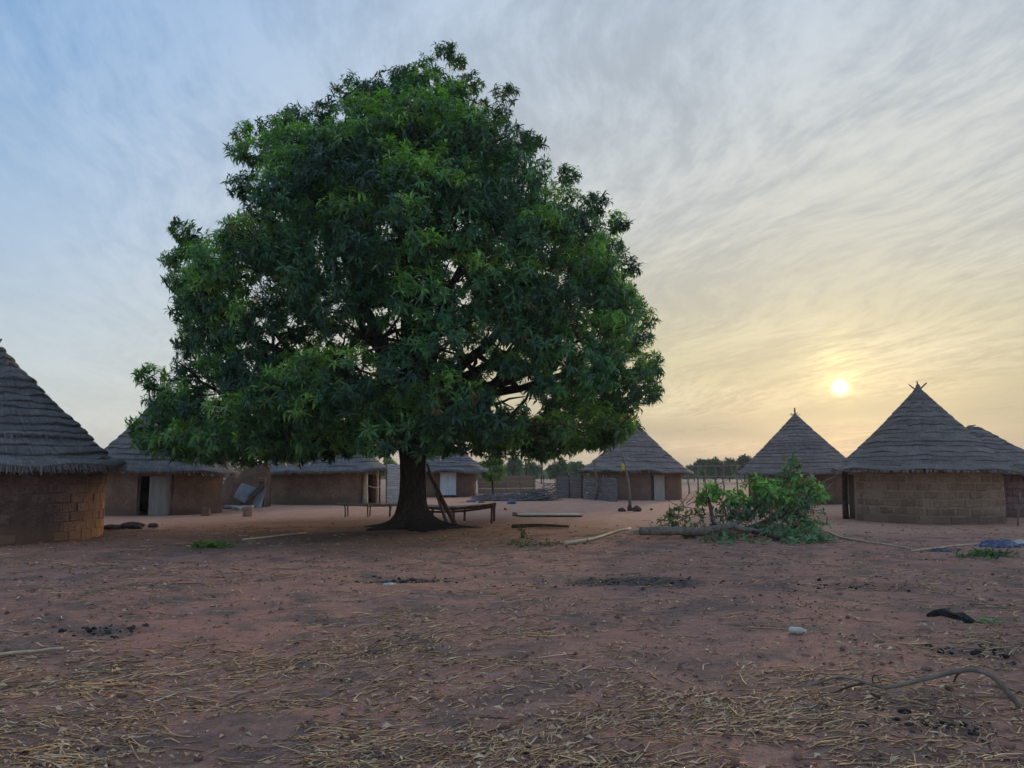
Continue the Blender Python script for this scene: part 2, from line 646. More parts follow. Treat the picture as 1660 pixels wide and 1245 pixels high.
def build_ground():
    xs_r = axis([(0, 4.5, .075), (4.5, 11, .10), (11, 30, .5), (30, 80, 3), (80, 300, 20), (300, 1601, 130)])
    xs = np.concatenate([-xs_r[:0:-1], xs_r])
    ys = axis([(-60, 0, 5), (0, 3.4, .3), (3.4, 9, .065), (9, 15, .10), (15, 24, .18), (24, 50, .5), (50, 110, 3), (110, 400, 25), (400, 1801, 140)])
    X, Y = np.meshgrid(xs, ys)
    Z = ground_z(X, Y) * np.clip((70 - np.abs(Y)) / 20, 0, 1) * np.clip((60 - np.abs(X)) / 20, 0, 1)
    v = np.stack([X, Y, Z], -1).reshape(-1, 3)
    nx, ny = len(xs), len(ys)
    i, j = np.meshgrid(np.arange(nx - 1), np.arange(ny - 1))
    a = (j * nx + i).ravel()
    f = np.stack([a, a + 1, a + nx + 1, a + nx], -1)
    o = link('ground', np_mesh('ground', v, f, smooth=True), M['ground'])
    tag(o, 'bare reddish brown earth yard littered with straw', None, kind='structure')


build_ground()


# ------------------------------------------------------------------ leaves
def unit(a):
    return a / np.maximum(np.linalg.norm(a, axis=-1, keepdims=True), 1e-9)


def leaves(pos, d, up, length, width, color, curl=.12, fold=.22):
    """5 vertices, 4 triangles per leaf, folded on the midrib and curled"""
    n = len(pos)
    d = unit(d)
    s = unit(np.cross(d, up))
    u = np.cross(s, d)
    L = length[:, None]
    W = width[:, None]
    base = pos
    mid = pos + d * L * .48 + u * L * curl * .5
    tip = pos + d * L - u * L * curl
    l = mid + s * W * .5 + u * W * fold
    r = mid - s * W * .5 + u * W * fold
    v = np.stack([base, l, mid, r, tip], 1).reshape(-1, 3)
    b = (np.arange(n) * 5)[:, None]
    t = np.array([[0, 2, 1], [0, 3, 2], [2, 4, 1], [2, 3, 4]])
    f = (b[:, :, None] + t[None]).reshape(-1, 3)
    return v, f, np.repeat(color, 5, axis=0)


def whorls(C, A, nl, Lr, Wr, color, droop=.35, stem=.14, spread=(40, 100), jitter=.12):
    """rosettes of leaves at twig tips: C centres, A axes, colour per rosette"""
    K = len(C)
    A = unit(A)
    ref = np.where(np.abs(A[:, 2:3]) < .9, np.array([[0, 0, 1.]]), np.array([[1., 0, 0]]))
    U = unit(np.cross(A, ref))
    V = np.cross(A, U)
    ph = RNG.uniform(0, 2 * np.pi, (K, nl))
    th = np.radians(RNG.uniform(spread[0], spread[1], (K, nl)))
    d = (np.cos(th)[..., None] * A[:, None] + np.sin(th)[..., None] * (np.cos(ph)[..., None] * U[:, None] + np.sin(ph)[..., None] * V[:, None]))
    d = d + np.array([0, 0, -1.]) * RNG.uniform(.1, 1.5, (K, nl, 1)) * droop
    d = unit(d)
    pos = C[:, None] - A[:, None] * RNG.uniform(0, stem, (K, nl, 1))
    up = A[:, None] + RNG.normal(0, .25, (K, nl, 3)) + np.array([0, 0, .5])
    L = RNG.uniform(Lr[0], Lr[1], (K, nl)) * RNG.uniform(.72, 1.25, (K, 1))
    W = L * RNG.uniform(Wr[0], Wr[1], (K, nl))
    c = color[:, None] * (1 + RNG.normal(0, jitter, (K, nl, 1)))
    return leaves(pos.reshape(-1, 3), d.reshape(-1, 3), up.reshape(-1, 3), L.ravel(), W.ravel(), np.clip(c.reshape(-1, 3), .004, 1))


def join_np(parts):
    vs, fs, cs, off = [], [], [], 0
    for v, f, c in parts:
        vs.append(v)
        fs.append(f + off)
        cs.append(c)
        off += len(v)
    return np.concatenate(vs), np.concatenate(fs), np.concatenate(cs)


def rand_dirs(n):
    return unit(RNG.normal(0, 1, (n, 3)))


# ------------------------------------------------------------------ the mango tree
TREE = G(668, 856)
TY = TREE.y
CROWN = [  # image row, left, right of the crown at the trunk's distance
    (62, 700, 742), (85, 668, 752), (110, 610, 758), (130, 545, 770), (150, 535, 828), (175, 470, 838), (200, 385, 850), (230, 372, 882),
    (270, 385, 905), (300, 362, 940), (340, 335, 995), (370, 290, 1022), (400, 272, 1035), (450, 268, 1042), (500, 276, 1052),
    (540, 276, 1064), (575, 285, 1078), (600, 252, 1076), (640, 228, 1078), (670, 216, 1055), (700, 215, 1040), (722, 235, 1010), (742, 370, 880)]


def crown_tables():
    z, cx, hw = [], [], []
    for row, l, r in CROWN:
        a, b = P(l, row, TY), P(r, row, TY)
        z.append(a.z)
        cx.append((a.x + b.x) / 2)
        hw.append((b.x - a.x) / 2)
    o = np.argsort(z)
    return np.array(z)[o], np.array(cx)[o], np.array(hw)[o]


CZ, CCX, CHW = crown_tables()
GAPS = [(480, 560, 9), (505, 590, 9), (540, 500, 9), (620, 500, 10), (660, 480, 10), (580, 570, 10), (700, 500, 12), (720, 560, 12), (770, 520, 10), (850, 500, 10), (880, 440, 9), (420, 520, 9), (390, 560, 10), (800, 660, 14), (870, 660, 14), (780, 570, 20), (640, 620, 9), (340, 480, 8), (360, 520, 8), (940, 560, 9), (960, 500, 8), (762, 588, 30), (832, 640, 32), (800, 612, 18), (860, 648, 18), (742, 440, 16), (742, 452, 17), (752, 486, 19), (728, 425, 12), (440, 553, 18), (405, 590, 14), (590, 520, 16), (608, 560, 18), (600, 600, 14),
        (470, 515, 10), (520, 480, 10), (655, 735, 12), (545, 185, 12), (700, 130, 8), (905, 600, 12), (860, 615, 16), (890, 640, 12), (690, 610, 10), (560, 545, 12), (640, 520, 10)]


def in_gap(pt):
    keep = np.ones(len(pt), bool)
    for px, py, r in GAPS:
        d = ray(px, py)
        d = np.array(d / d.y)
        c = np.array([0, 0, EYE]) + d * pt[:, 1:2]
        keep &= np.linalg.norm((pt - c)[:, [0, 2]], axis=1) > r / F_PX * pt[:, 1] * RNG.uniform(.65, 1.25, len(pt))
    return keep


def build_mango():
    root = empty('mango_tree', (TREE.x, TREE.y, 0))
    tag(root, 'huge dense dark green mango tree with a thick trunk in the middle of the yard', 'tree')
    o3 = np.array([TREE.x, TREE.y, 0])
    # trunk with flared root buttresses
    prof = [(-.12, 1.50), (.02, 1.25), (.07, 1.02), (.14, .83), (.24, .67), (.40, .53), (.65, .44), (1.0, .395), (1.5, .37), (2.0, .375), (2.4, .44), (2.75, .52), (3.0, .55), (3.3, .42)]
    nseg = 72
    v = []
    for z, r in prof:
        for j in range(nseg):
            a = 2 * math.pi * j / nseg
            flare = max(0, (r - .46)) if z < 1 else 0
            lobe = 1 + .42 * flare * math.sin(5 * a + 1.1) + .26 * flare * math.sin(8 * a + .4) + .12 * flare * math.sin(19 * a) + .04 * math.sin(9 * a + z * 1.5) + .02 * math.sin(17 * a - z * 3)
            rr = r * lobe * (1 + .025 * vnoise(a * 6, z * 3, 8))
            v.append((rr * math.cos(a) * 1.0, rr * math.sin(a) * .85, z))
    f = []
    for i in range(len(prof) - 1):
        for j in range(nseg):
            a, c = i * nseg + j, i * nseg + (j + 1) % nseg
            f.append((a, c, c + nseg, a + nseg))
    trunk = link('trunk', np_mesh('trunk', v, f, smooth=True), M['bark'], root)
    # limbs reaching into the crown
    tips = []
    limb_px = [(430, 600, -3.0), (520, 330, -1.5), (640, 260, 1.0), (745, 430, -1.2), (735, 180, .5), (880, 480, 1.5), (905, 600, -1.5), (330, 520, 1.5), (850, 560, 3.5), (560, 480, 4.0), (660, 560, -5.0), (990, 600, 1.0), (300, 650, -2.5), (820, 690, -4.5)]
    for li, (px, py, dy) in enumerate(limb_px):
        b = P(px, py, TY + dy) - Vector(o3)
        a = Vector((b.x * .03, dy * .03, 2.55))
        horiz = Vector((b.x, b.y, 0))
        c1 = a + Vector((0, 0, 1.0 + .12 * b.z)) + horiz * .12
        pts = []
        nn = 9
        for i in range(nn + 1):
            t = i / nn
            p = a * (1 - t) ** 2 + c1 * 2 * t * (1 - t) + b * t * t
            p += Vector((random.uniform(-1, 1), random.uniform(-1, 1), random.uniform(-1, 1))) * .10 * min(1, t * 4)
            pts.append(p)
        r0 = .20 if li > 9 else .27
        mb = MB()
        mb.tube(pts, [r0 * (1 - .8 * i / nn) + .02 for i in range(nn + 1)], 8)
        # side branches of this limb
        for i in range(3, nn + 1):
            for _ in range(3):
                q = pts[i] + Vector((random.uniform(-1, 1), random.uniform(-1, 1), random.uniform(-.3, 1.0))) * random.uniform(.9, 2.1)
                mb.tube(bent(pts[i], q, 4, .1, .05), [.06, .05, .04, .03, .015], 5, False)
                tips.append(q)
        mb.build('limb', M['bark'], root, True)
    # boughs: clumps of twigs over the crown's volume
    zmin, zmax = CZ[0], CZ[-1]
    B, RB = [], []
    tries = 0
    for px, py, rpx, dy in [(722, 82, 24, 0), (742, 98, 18, .6), (690, 112, 32, -.5), (655, 128, 30, .3), (566, 140, 30, .2), (605, 145, 30, -.6), (818, 152, 24, .2),
                            (800, 178, 30, -.5), (482, 188, 30, -.4), (440, 208, 30, .3), (398, 215, 28, 0), (390, 245, 26, -.7), (530, 182, 26, .8), (862, 228, 26, 0),
                            (760, 135, 26, .4), (735, 150, 34, -1), (918, 285, 26, .2), (1000, 358, 28, 0), (1018, 430, 26, .3), (1048, 515, 24, -.2),
                            (1062, 590, 24, 0), (1056, 636, 20, .2), (690, 290, 44, -6.2), (640, 250, 40, -5), (740, 300, 40, -6), (660, 340, 44, -6.8), (580, 400, 40, -6.5), (690, 400, 40, -6.8), (470, 205, 34, -2), (300, 372, 30, 0), (286, 420, 26, -.4), (250, 610, 34, -1.5), (240, 690, 34, -2.2), (290, 640, 40, -2.5),
                            (375, 660, 48, -5), (440, 640, 46, -6), (500, 660, 46, -6), (350, 710, 40, -4), (420, 715, 40, -5), (310, 700, 40, -3.5), (505, 715, 36, -5),
                            (560, 700, 36, -4.5), (610, 690, 34, -4), (760, 690, 36, -4), (830, 700, 34, -4.5), (900, 690, 38, -4), (960, 670, 38, -3), (1005, 690, 30, -1.5), (930, 715, 26, -2.5), (870, 725, 22, -.5), (720, 690, 30, -3), (245, 712, 32, -2.5), (285, 718, 34, -3), (262, 665, 36, -2), (320, 660, 40, -3.5), (1018, 698, 28, -.5), (985, 712, 26, -1), (1000, 655, 34, -1), (296, 452, 32, 0), (298, 505, 30, -.6), (305, 550, 30, -1), (335, 420, 36, -2), (345, 500, 36, -3), (310, 395, 28, .5), (1030, 545, 32, -.5), (1000, 470, 36, -1.5), (960, 330, 32, -.5), (975, 400, 36, -1.5), (640, 150, 34, -1.2), (420, 250, 36, -1), (400, 300, 36, -1)]:
        q = P(px, py, TY + dy)
        B.append(np.array(q))
        RB.append(rpx * .9 / F_PX * (TY + dy))
    while len(B) < 350 and tries < 140000:
        tries += 1
        z = random.uniform(zmin, zmax)
        cx, hw = np.interp(z, CZ, CCX), np.interp(z, CZ, CHW)
        hd = min(hw, 8.0) * .88
        top = z > 11.3
        if random.random() > (hw / 7.8) ** .6:
            continue
        
        rb = random.uniform(.7, 1.3)
        rb = min(rb, max(.3, hw * .5))
        if z > zmax - rb * .9 or (z > 12.2 and random.random() < .6):
            continue
        a = random.uniform(0, 2 * math.pi)
        if math.sin(a) > .1 and random.random() < .2:
            continue
        fr = random.choice((1, 1, 1, 1, .6))
        if top:
            fr *= .8
        # hollows between the big boughs
        cut = max(0.0, float(vnoise(a * 1.9 + 11, z * .55, 40)) * .75 + float(vnoise(a * 4.1, z * 1.1, 41)) * .4)
        fr *= 1 - .42 * cut * (1 - .8 * abs(math.cos(a)) ** 3)
        kx, ky = max(hw - rb * 1.08, .02) * fr, max(hd - rb * .95, .02) * fr
        c = np.array([cx + kx * math.cos(a), TY + ky * math.sin(a), min(max(z, zmin + rb * .5), zmax - rb * .55)])
        # keep clear of trunk
        if math.hypot(c[0] - TREE.x, c[1] - TY) < 1.3 and c[2] < 3.6:
            continue
        # stay inside the crown's outline
        rp = rb * F_PX / c[1]
        hx, hy = 830 + F_PX * c[0] / c[1], HORIZON_ROW - F_PX * (c[2] - EYE) / c[1]
        rl = np.interp([hy - rp * .55, hy, hy + rp * .4], [q[0] for q in CROWN], [q[1] for q in CROWN])
        rr_ = np.interp([hy - rp * .55, hy, hy + rp * .4], [q[0] for q in CROWN], [q[2] for q in CROWN])
        if hx - rp * .55 < rl[0] or hx - rp < rl[1] - 2 or hx + rp * .55 > rr_[0] or hx + rp > rr_[1] + 2 or hy - rp * .8 < 70:
            continue
        # open dark heart low in the front of the crown
        if c[1] < TY + 2.5 and ((hx - 560) / 125) ** 2 + ((hy - 548) / 52) ** 2 < 1:
            continue
        if any(np.linalg.norm(c - b) < (rb + r2) * .49 for b, r2 in zip(B, RB)):
            continue
        B.append(c)
        RB.append(rb)
    parts = []
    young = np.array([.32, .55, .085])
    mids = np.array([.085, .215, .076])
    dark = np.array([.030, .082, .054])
    dead = np.array([.20, .12, .06])
    allC, allA, allcol = [], [], []
    for bi, (c, rb) in enumerate(zip(B, RB)):
        out = np.array([c[0] - TREE.x, (c[1] - TY), max(0, (c[2] - 5) * .5)])
        out = out / max(np.linalg.norm(out), .1)
        n = int(128 * rb ** 2 + 12)
        d = rand_dirs(n)
        d = d[(d @ out) > -.45]
        e = RNG.uniform(.70, 1.06, len(d))
        spikes = RNG.random(len(d)) < .05
        e[spikes] *= RNG.uniform(1.02, 1.16, spikes.sum())
        p = c + d * np.array([1.05, 1.05, .78]) * (rb * e)[:, None]
        ax = d * .75 + out * .25 + np.array([0, 0, .45])
        tone = random.random()
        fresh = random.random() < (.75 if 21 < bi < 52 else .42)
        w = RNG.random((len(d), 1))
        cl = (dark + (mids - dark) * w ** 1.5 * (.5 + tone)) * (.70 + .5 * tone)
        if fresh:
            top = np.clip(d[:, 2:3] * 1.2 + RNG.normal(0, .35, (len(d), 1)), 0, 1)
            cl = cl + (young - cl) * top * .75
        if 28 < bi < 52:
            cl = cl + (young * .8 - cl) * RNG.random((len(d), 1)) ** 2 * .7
        cl = np.where(RNG.random((len(d), 1)) < .008, dead, cl)
        allC.append(p)
        allA.append(ax)
        allcol.append(cl)
    # inner filler leaves, all tinted dark: the crown's inner shade put into colour
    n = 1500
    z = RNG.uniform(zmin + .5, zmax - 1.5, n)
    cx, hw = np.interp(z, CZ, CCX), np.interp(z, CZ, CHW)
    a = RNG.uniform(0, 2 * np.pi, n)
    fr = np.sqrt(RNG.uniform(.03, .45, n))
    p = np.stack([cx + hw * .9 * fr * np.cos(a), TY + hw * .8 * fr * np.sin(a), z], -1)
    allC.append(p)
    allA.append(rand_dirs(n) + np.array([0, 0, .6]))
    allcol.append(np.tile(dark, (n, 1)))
    C, A, K = np.concatenate(allC), np.concatenate(allA), np.concatenate(allcol)
    brow = np.interp(830 + 1250 * C[:, 0] / C[:, 1], [200, 250, 300, 350, 400, 450, 500, 550, 600, 640, 700, 760, 800, 850, 880, 920, 960, 1000, 1030],
                     [715, 728, 734, 746, 746, 738, 734, 730, 728, 725, 724, 724, 726, 727, 738, 722, 720, 712, 690])
    keep = in_gap(C) & (C[:, 2] > EYE + (HORIZON_ROW - brow - 9 + 8 * vnoise(C[:, 0] * 1.3, C[:, 1] * 1.3, 5)) / F_PX * C[:, 1])
    C, A, K = C[keep], A[keep], K[keep]
    pick = RNG.random(len(C))
    s1, s2, s3 = pick < .55, (pick >= .55) & (pick < .68), pick >= .68
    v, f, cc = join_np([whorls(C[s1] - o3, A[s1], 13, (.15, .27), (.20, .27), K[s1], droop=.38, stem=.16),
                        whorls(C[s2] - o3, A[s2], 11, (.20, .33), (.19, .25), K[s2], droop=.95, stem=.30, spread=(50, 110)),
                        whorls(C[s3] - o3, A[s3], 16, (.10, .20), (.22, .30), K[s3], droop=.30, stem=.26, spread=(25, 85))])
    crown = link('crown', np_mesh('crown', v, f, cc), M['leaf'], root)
    crown['kind'] = 'stuff'
    # twigs that carry the rosettes
    mb = MB()
    idx = RNG.choice(len(C), min(len(C), 2600), replace=False)
    cen = np.array(B)
    for i in idx:
        q = C[i]
        j = int(np.argmin(((cen - q) ** 2).sum(1)))
        a0 = Vector(cen[j] + (q - cen[j]) * .15 - o3)
        b0 = Vector(q - o3)
        mb.tube([a0, a0.lerp(b0, .55) + Vector((0, 0, -.05)), b0], [.022, .014, .007], 3, False)
    tw = mb.build('twigs', M['bark'], root)
    tw['kind'] = 'stuff'
    print('boughs', len(B), 'mango whorls', len(C), 'tris', len(f))


build_mango()


# ------------------------------------------------------------------ huts
def make_bricks():
    out = []
    for s in range(5):
        bm = bmesh.new()
        bmesh.ops.create_cube(bm, size=1.0)
        bmesh.ops.bevel(bm, geom=bm.edges[:], offset=.075, segments=1, profile=.6, affect='EDGES')
        rr = random.Random(s)
        for vv in bm.verts:
            vv.co += Vector((rr.uniform(-1, 1), rr.uniform(-1, 1), rr.uniform(-1, 1))) * .028
        me = bpy.data.meshes.new('brick')
        bm.to_mesh(me)
        bm.free()
        out.append(me)
    return out


BRICKS = {}


def brick_set(key):
    if key not in BRICKS:
        BRICKS[key] = make_bricks()
        for me in BRICKS[key]:
            me.materials.append(M[key])
    return BRICKS[key]


class Hut:
    def __init__(s, label, cx, cy, rw, ze, rr, zap, name='round_hut'):
        s.c = Vector((cx, cy, 0))
        s.rw, s.ze, s.rr, s.zap = rw, ze, rr, zap
        t = Vector((-cx, -cy, 0)).normalized()
        s.t, s.r = t, Vector((-t.y, t.x, 0))
        s.root = empty(name, s.c)
        tag(s.root, label, 'hut', 'thatched round huts of the compound')

    def dirn(s, a):
        return s.t * math.cos(a) + s.r * math.sin(a)

    def at(s, a, r, z):
        p = s.dirn(a) * r
        return Vector((p.x, p.y, z))

    def wall(s, mat, doors=(), top=None, n=120, rows=10, seed=0, bulge=.03, thick=.28):
        """doors: (centre angle, half width angle, height)"""
        top = top or s.ze + .28
        mb = MB()
        zs = [-.15] + [top * i / rows for i in range(rows + 1)]

        def rad(a, z, off):
            return s.rw - off + bulge * float(vnoise(a * 3 + 7, z * 1.7, seed)) + .4 * bulge * float(vnoise(a * 14, z * 6, seed + 1)) + (.05 * max(0, .3 - z) if not off else 0)
        gridx = {}
        for side, off in ((0, 0.0), (1, thick)):
            for i, z in enumerate(zs):
                for j in range(n):
                    a = 2 * math.pi * j / n
                    gridx[side, i, j] = len(mb.v)
                    mb.v.append(s.at(a, rad(a, z, off), z))

        def is_open(i, j):
            zc = (zs[i] + zs[i + 1]) / 2
            a = 2 * math.pi * (j + .5) / n
            for (da, hw, hh) in doors:
                dd = (a - da + math.pi) % (2 * math.pi) - math.pi
                if abs(dd) < hw and zc < hh:
                    return True
            return False
        nz = len(zs)
        for i in range(nz - 1):
            for j in range(n):
                if is_open(i, j):
                    continue
                j2 = (j + 1) % n
                q = [gridx[0, i, j], gridx[0, i, j2], gridx[0, i + 1, j2], gridx[0, i + 1, j]]
                mb.f.append(tuple(q))
                q = [gridx[1, i, j], gridx[1, i + 1, j], gridx[1, i + 1, j2], gridx[1, i, j2]]
                mb.f.append(tuple(q))
                for jj, jn in ((j, (j - 1) % n), (j2, (j + 1) % n)):
                    if is_open(i, jn):
                        mb.f.append((gridx[0, i, jj], gridx[0, i + 1, jj], gridx[1, i + 1, jj], gridx[1, i, jj]))
                if i > 0 and is_open(i - 1, j):
                    mb.f.append((gridx[0, i, j], gridx[1, i, j], gridx[1, i, j2], gridx[0, i, j2]))
        s.wall_obj = mb.build('wall', mat, s.root, True)
        return s.wall_obj

    def bricks(s, key, bl, bh, a0, a1, doors=(), top=None, proud=.03, gap=.035, seed=3):
        rr = random.Random(seed)
        meshes = brick_set(key)
        top = top or s.ze + .18
        ncourse = int(round(top / bh))
        bh = top / ncourse
        nper = int(2 * math.pi * s.rw / bl)
        da = 2 * math.pi / nper
        cnt = 0
        for i in range(ncourse):
            for j in range(nper):
                a = (j + .5 * (i % 2) + rr.uniform(-.06, .06)) * da
                a = (a + math.pi) % (2 * math.pi) - math.pi
                if not (a0 < a < a1):
                    continue
                z = bh * (i + .5)
                if any(abs((a - d[0] + math.pi) % (2 * math.pi) - math.pi) < d[1] + da * .4 and z - bh / 2 < d[2] for d in doors):
                    continue
                o = bpy.data.objects.new('brick', rr.choice(meshes))
                o.location = s.at(a, s.rw - .07 + proud + rr.uniform(-.012, .012), z + rr.uniform(-.012, .012))
                dv = s.dirn(a)
                o.rotation_euler = (rr.uniform(-.02, .02), rr.uniform(-.03, .03), math.atan2(dv.y, dv.x) + math.pi / 2 + rr.uniform(-.02, .02))
                L = s.rw * da
                o.scale = (L - gap * rr.uniform(.6, 1.5), .18, bh - gap * rr.uniform(.5, 1.4))
                col.objects.link(o)
                o.parent = s.wall_obj
                cnt += 1
        return cnt

    def roof(s, mat, tiers=16, nseg=120, concave=.0, seed=0, lip=.075, ragged=1.0, strands=170, sag=0.0, eave_wave=.05, finial=True, blunt=.05):
        rr = random.Random(seed)
        rng = np.random.default_rng(seed + 100)
        H = s.zap - s.ze
        slope = math.atan2(H, s.rr)
        nr, nz = math.sin(slope), math.cos(slope)
        SL = math.hypot(H, s.rr)

        def rt(t):
            return s.rr * ((1 - t) - concave * 4 * t * (1 - t) * .35) + blunt * t
        a = np.arange(nseg + 1) / nseg * 2 * math.pi
        ca, sa = np.cos(a), np.sin(a)
        t3, r3 = np.array(s.t), np.array(s.r)
        dirs = ca[:, None] * t3 + sa[:, None] * r3
        dirs = np.concatenate([dirs[:-1], dirs[:1]])

        def loop(f):
            x = f(a[:-1])
            return np.concatenate([x, x[:1]])
        # the dark underside carries the tiers
        mb = MB()
        prof = [(s.rw - .35, s.ze + .02), (s.rr - .10, s.ze + .015), (s.rr - .06, s.ze + .06)] + [(rt(t) - .07, s.ze + H * t) for t in (.25, .5, .75)] + [(.02, s.zap - .05)]
        mb.lathe(prof, 64)
        roof = mb.build('roof', M['under'], s.root)
        for k in range(tiers):
            tb = (k + (rr.uniform(-.22, .22) if k else 0)) / tiers
            tt = min((k + 1.75) / tiers, 1.0)
            ph = rr.uniform(0, 50)
            low = loop(lambda q: np.interp(q, np.linspace(0, 2 * math.pi, 25), np.append(*(lambda z: (z, z[0]))(rng.uniform(-1, 1, 24)))))
            hi = .55 * rng.uniform(-1, 1, nseg + 1) + np.interp(np.arange(nseg + 1), np.arange(0, nseg + 7, 3), rng.uniform(-.7, .7, len(np.arange(0, nseg + 7, 3))))
            hi[-1] = hi[0]
            tbv = tb + (low * .20 + hi * .09 * ragged) / tiers * (1 if k else .5)
            zlow = eave_wave * low * (1.0 if k == 0 else .35)
            th = lip * (2.0 if k == 0 else rr.uniform(.75, 1.25))
            rows = []
            for fr, off in ((0, None), (0, th), (.12, th * 1.05), (.5, th * .72), (1, .0)):
                t = tbv + (tt - tbv) * fr
                o = 0.0 if off is None else off
                o = o + (hi * .006 * ragged if off else 0)
                r = s.rr * ((1 - t) - concave * 4 * t * (1 - t) * .35) + blunt * t
                z = s.ze + H * t + zlow * (1 - fr)
                if off is None:
                    r = r - .03
                    z = z + .015
                rad = np.maximum(r + o * nr, .015)
                zz = z + o * nz - sag * np.sin(np.pi * np.clip(t, 0, 1))
                rows.append(np.concatenate([dirs[:, :2] * rad[:, None], zz[:, None]], 1))
            v = np.concatenate(rows)
            W = nseg + 1
            i, j = np.meshgrid(np.arange(nseg), np.arange(len(rows) - 1))
            b = (j * W + i).ravel()
            f = np.stack([b, b + 1, b + W + 1, b + W], -1)
            uu = np.tile(a * s.rr * (1 - tb * .6), len(rows)) + ph
            vv = np.concatenate([np.full(W, x) for x in (0, .03, .1, .3, .6)]) + ph
            # loose straws hanging over the lower edge
            ns = int(strands * (1 - tb * .75)) * (3 if k == 0 else 1)
            sa_ = rng.uniform(0, 2 * math.pi, ns)
            dd = np.cos(sa_)[:, None] * t3 + np.sin(sa_)[:, None] * r3
            side = -np.sin(sa_)[:, None] * t3 + np.cos(sa_)[:, None] * r3
            t1 = tb + rng.uniform(.15, .6, ns) / tiers
            ln = rng.uniform(.5, 1.0, ns) * (.16 if k else .30) * ragged
            t2 = t1 - (t1 - tb) - ln / SL * rng.uniform(.0, .55, ns)
            r1 = s.rr * ((1 - t1) - concave * 4 * t1 * (1 - t1) * .35) + blunt * t1 + th * 1.05 * nr
            r2 = s.rr * ((1 - t2) - concave * 4 * t2 * (1 - t2) * .35) + blunt * t2 + th * rng.uniform(.3, 1.2, ns) * nr
            z1 = s.ze + H * t1 + th * 1.05 * nz - sag * np.sin(np.pi * t1)
            z2 = s.ze + H * t2 + th * .6 * nz - rng.uniform(0, .05, ns) - sag * np.sin(np.pi * np.clip(t2, 0, 1))
            w = rng.uniform(.008, .02, ns)[:, None]
            lean = side * rng.normal(0, .05, ns)[:, None]
            p1 = np.concatenate([(dd * r1[:, None])[:, :2], z1[:, None]], 1)
            p2 = np.concatenate([(dd * r2[:, None] + lean)[:, :2], z2[:, None]], 1)
            sv = np.stack([p1 - side * w, p1 + side * w, p2 + side * w * .5, p2 - side * w * .5], 1).reshape(-1, 3)
            sf = np.arange(ns * 4).reshape(-1, 4) + len(v)
            suv = np.repeat(np.stack([rng.uniform(0, 40, ns), rng.uniform(0, 40, ns)], 1), 4, 0)
            me = np_mesh('thatch_tier', np.concatenate([v, sv]), np.concatenate([f, sf]), smooth=True,
                         uv=np.concatenate([np.stack([uu, vv], 1), suv]))
            link('thatch_tier', me, mat, roof)
        if finial:
            # bound tuft where the thatch meets
            mb = MB()
            mb.lathe([(.17, -.30), (.15, -.12), (.09, .0), (.06, .10), (.0, .16)], 14, (0, 0, s.zap))
            link('tuft', mb.mesh('tuft', True), M['thatch_brown'], roof)
        s.roof_obj = roof
        return roof

    def rafters(s, n, mat, a0=-2.2, a1=2.2, rad=.03, out=.06, seed=5):
        rr = random.Random(seed)
        H = s.zap - s.ze
        sl = Vector((s.rr, 0, -H)).normalized()
        for i in range(n):
            a = a0 + (a1 - a0) * (i + rr.uniform(-.3, .3)) / n
            p_out = s.at(a, s.rr + out * rr.uniform(-1.5, 1), s.ze - .02 + rr.uniform(-.02, .01))
            p_in = s.at(a + rr.uniform(-.01, .01), s.rw - .3, s.ze + .02 + (s.rr - s.rw) * H / s.rr * .55)
            mb = MB()
            mb.tube([p_in, p_out], rad * rr.uniform(.7, 1.2), 6)
            mb.build('rafter', mat, s.roof_obj)

    def stick(s, a, b, r, mat, name='pole_tip'):
        mb = MB()
        mb.tube(bent(a, b, 3, 0, .02), [r, r * .95, r * .85, r * .7], 6)
        mb.build(name, mat, s.roof_obj)


def hut_center(px, row, rw):
    """front of the wall stands on image row; returns centre"""
    g = G(px, row)
    d = math.hypot(g.x, g.y)
    return g.x * (d + rw) / d, g.y * (d + rw) / d


# A: near hut cut by the left edge
cx, cy = hut_center(-26, 886, 2.75)
hA = Hut('large near hut cut off by the left edge, dark red mud brick wall', cx, cy, 2.62, 1.62, 2.98, 4.82)
hA.wall(M['mortar_red'], bulge=.022)
nA = hA.bricks('brick_red', .40, .235, -.75, 1.95, proud=-.016, gap=.010)
hA.roof(M['thatch_grey'], 17, 300, .03, 1, .11, 1.15, 420, eave_wave=.06)
hA.rafters(16, M['wood_grey'], -.6, 2.0)
hA.stick((0.05, -.05, 4.75), (.26, -.10, 5.02), .035, M['wood_grey'])
hA.stick((0, .1, 4.75), (-.22, .12, 5.0), .035, M['wood_grey'])

# B: second hut from the left, door standing ajar
cx, cy = hut_center(256, 836, 2.5)
hB = Hut('hut behind the near left hut, grey door beside a dark doorway', cx, cy, 2.45, 1.60, 3.0, 5.15)
doorB = [(-.06, .24, 1.52)]
hB.wall(M['mud'], doorB, bulge=.035, seed=4)
hB.roof(M['thatch_grey'], 15, 200, .06, 2, .07, 1.1, 170, sag=.10)
hB.rafters(18, M['wood_pale'], -1.5, 1.5, .03, .02)
mb = MB()
for i in range(7):
    aa = -.125 + .0457 * i
    c = hB.at(aa, hB.rw - .10, .76)
    mb.box(c, (.106, .035, 1.50), Matrix.Rotation(math.atan2(hB.dirn(aa).y, hB.dirn(aa).x) + math.pi / 2, 3, 'Z'))
dB = mb.build('door', M['door_grey'], hB.root)
for a in (-.29, .19):
    mb = MB()
    mb.tube([hB.at(a, hB.rw - .02, -.05), hB.at(a, hB.rw - .03, 1.62)], .05, 6)
    mb.build('door_post', M['wood_dark'], hB.root)

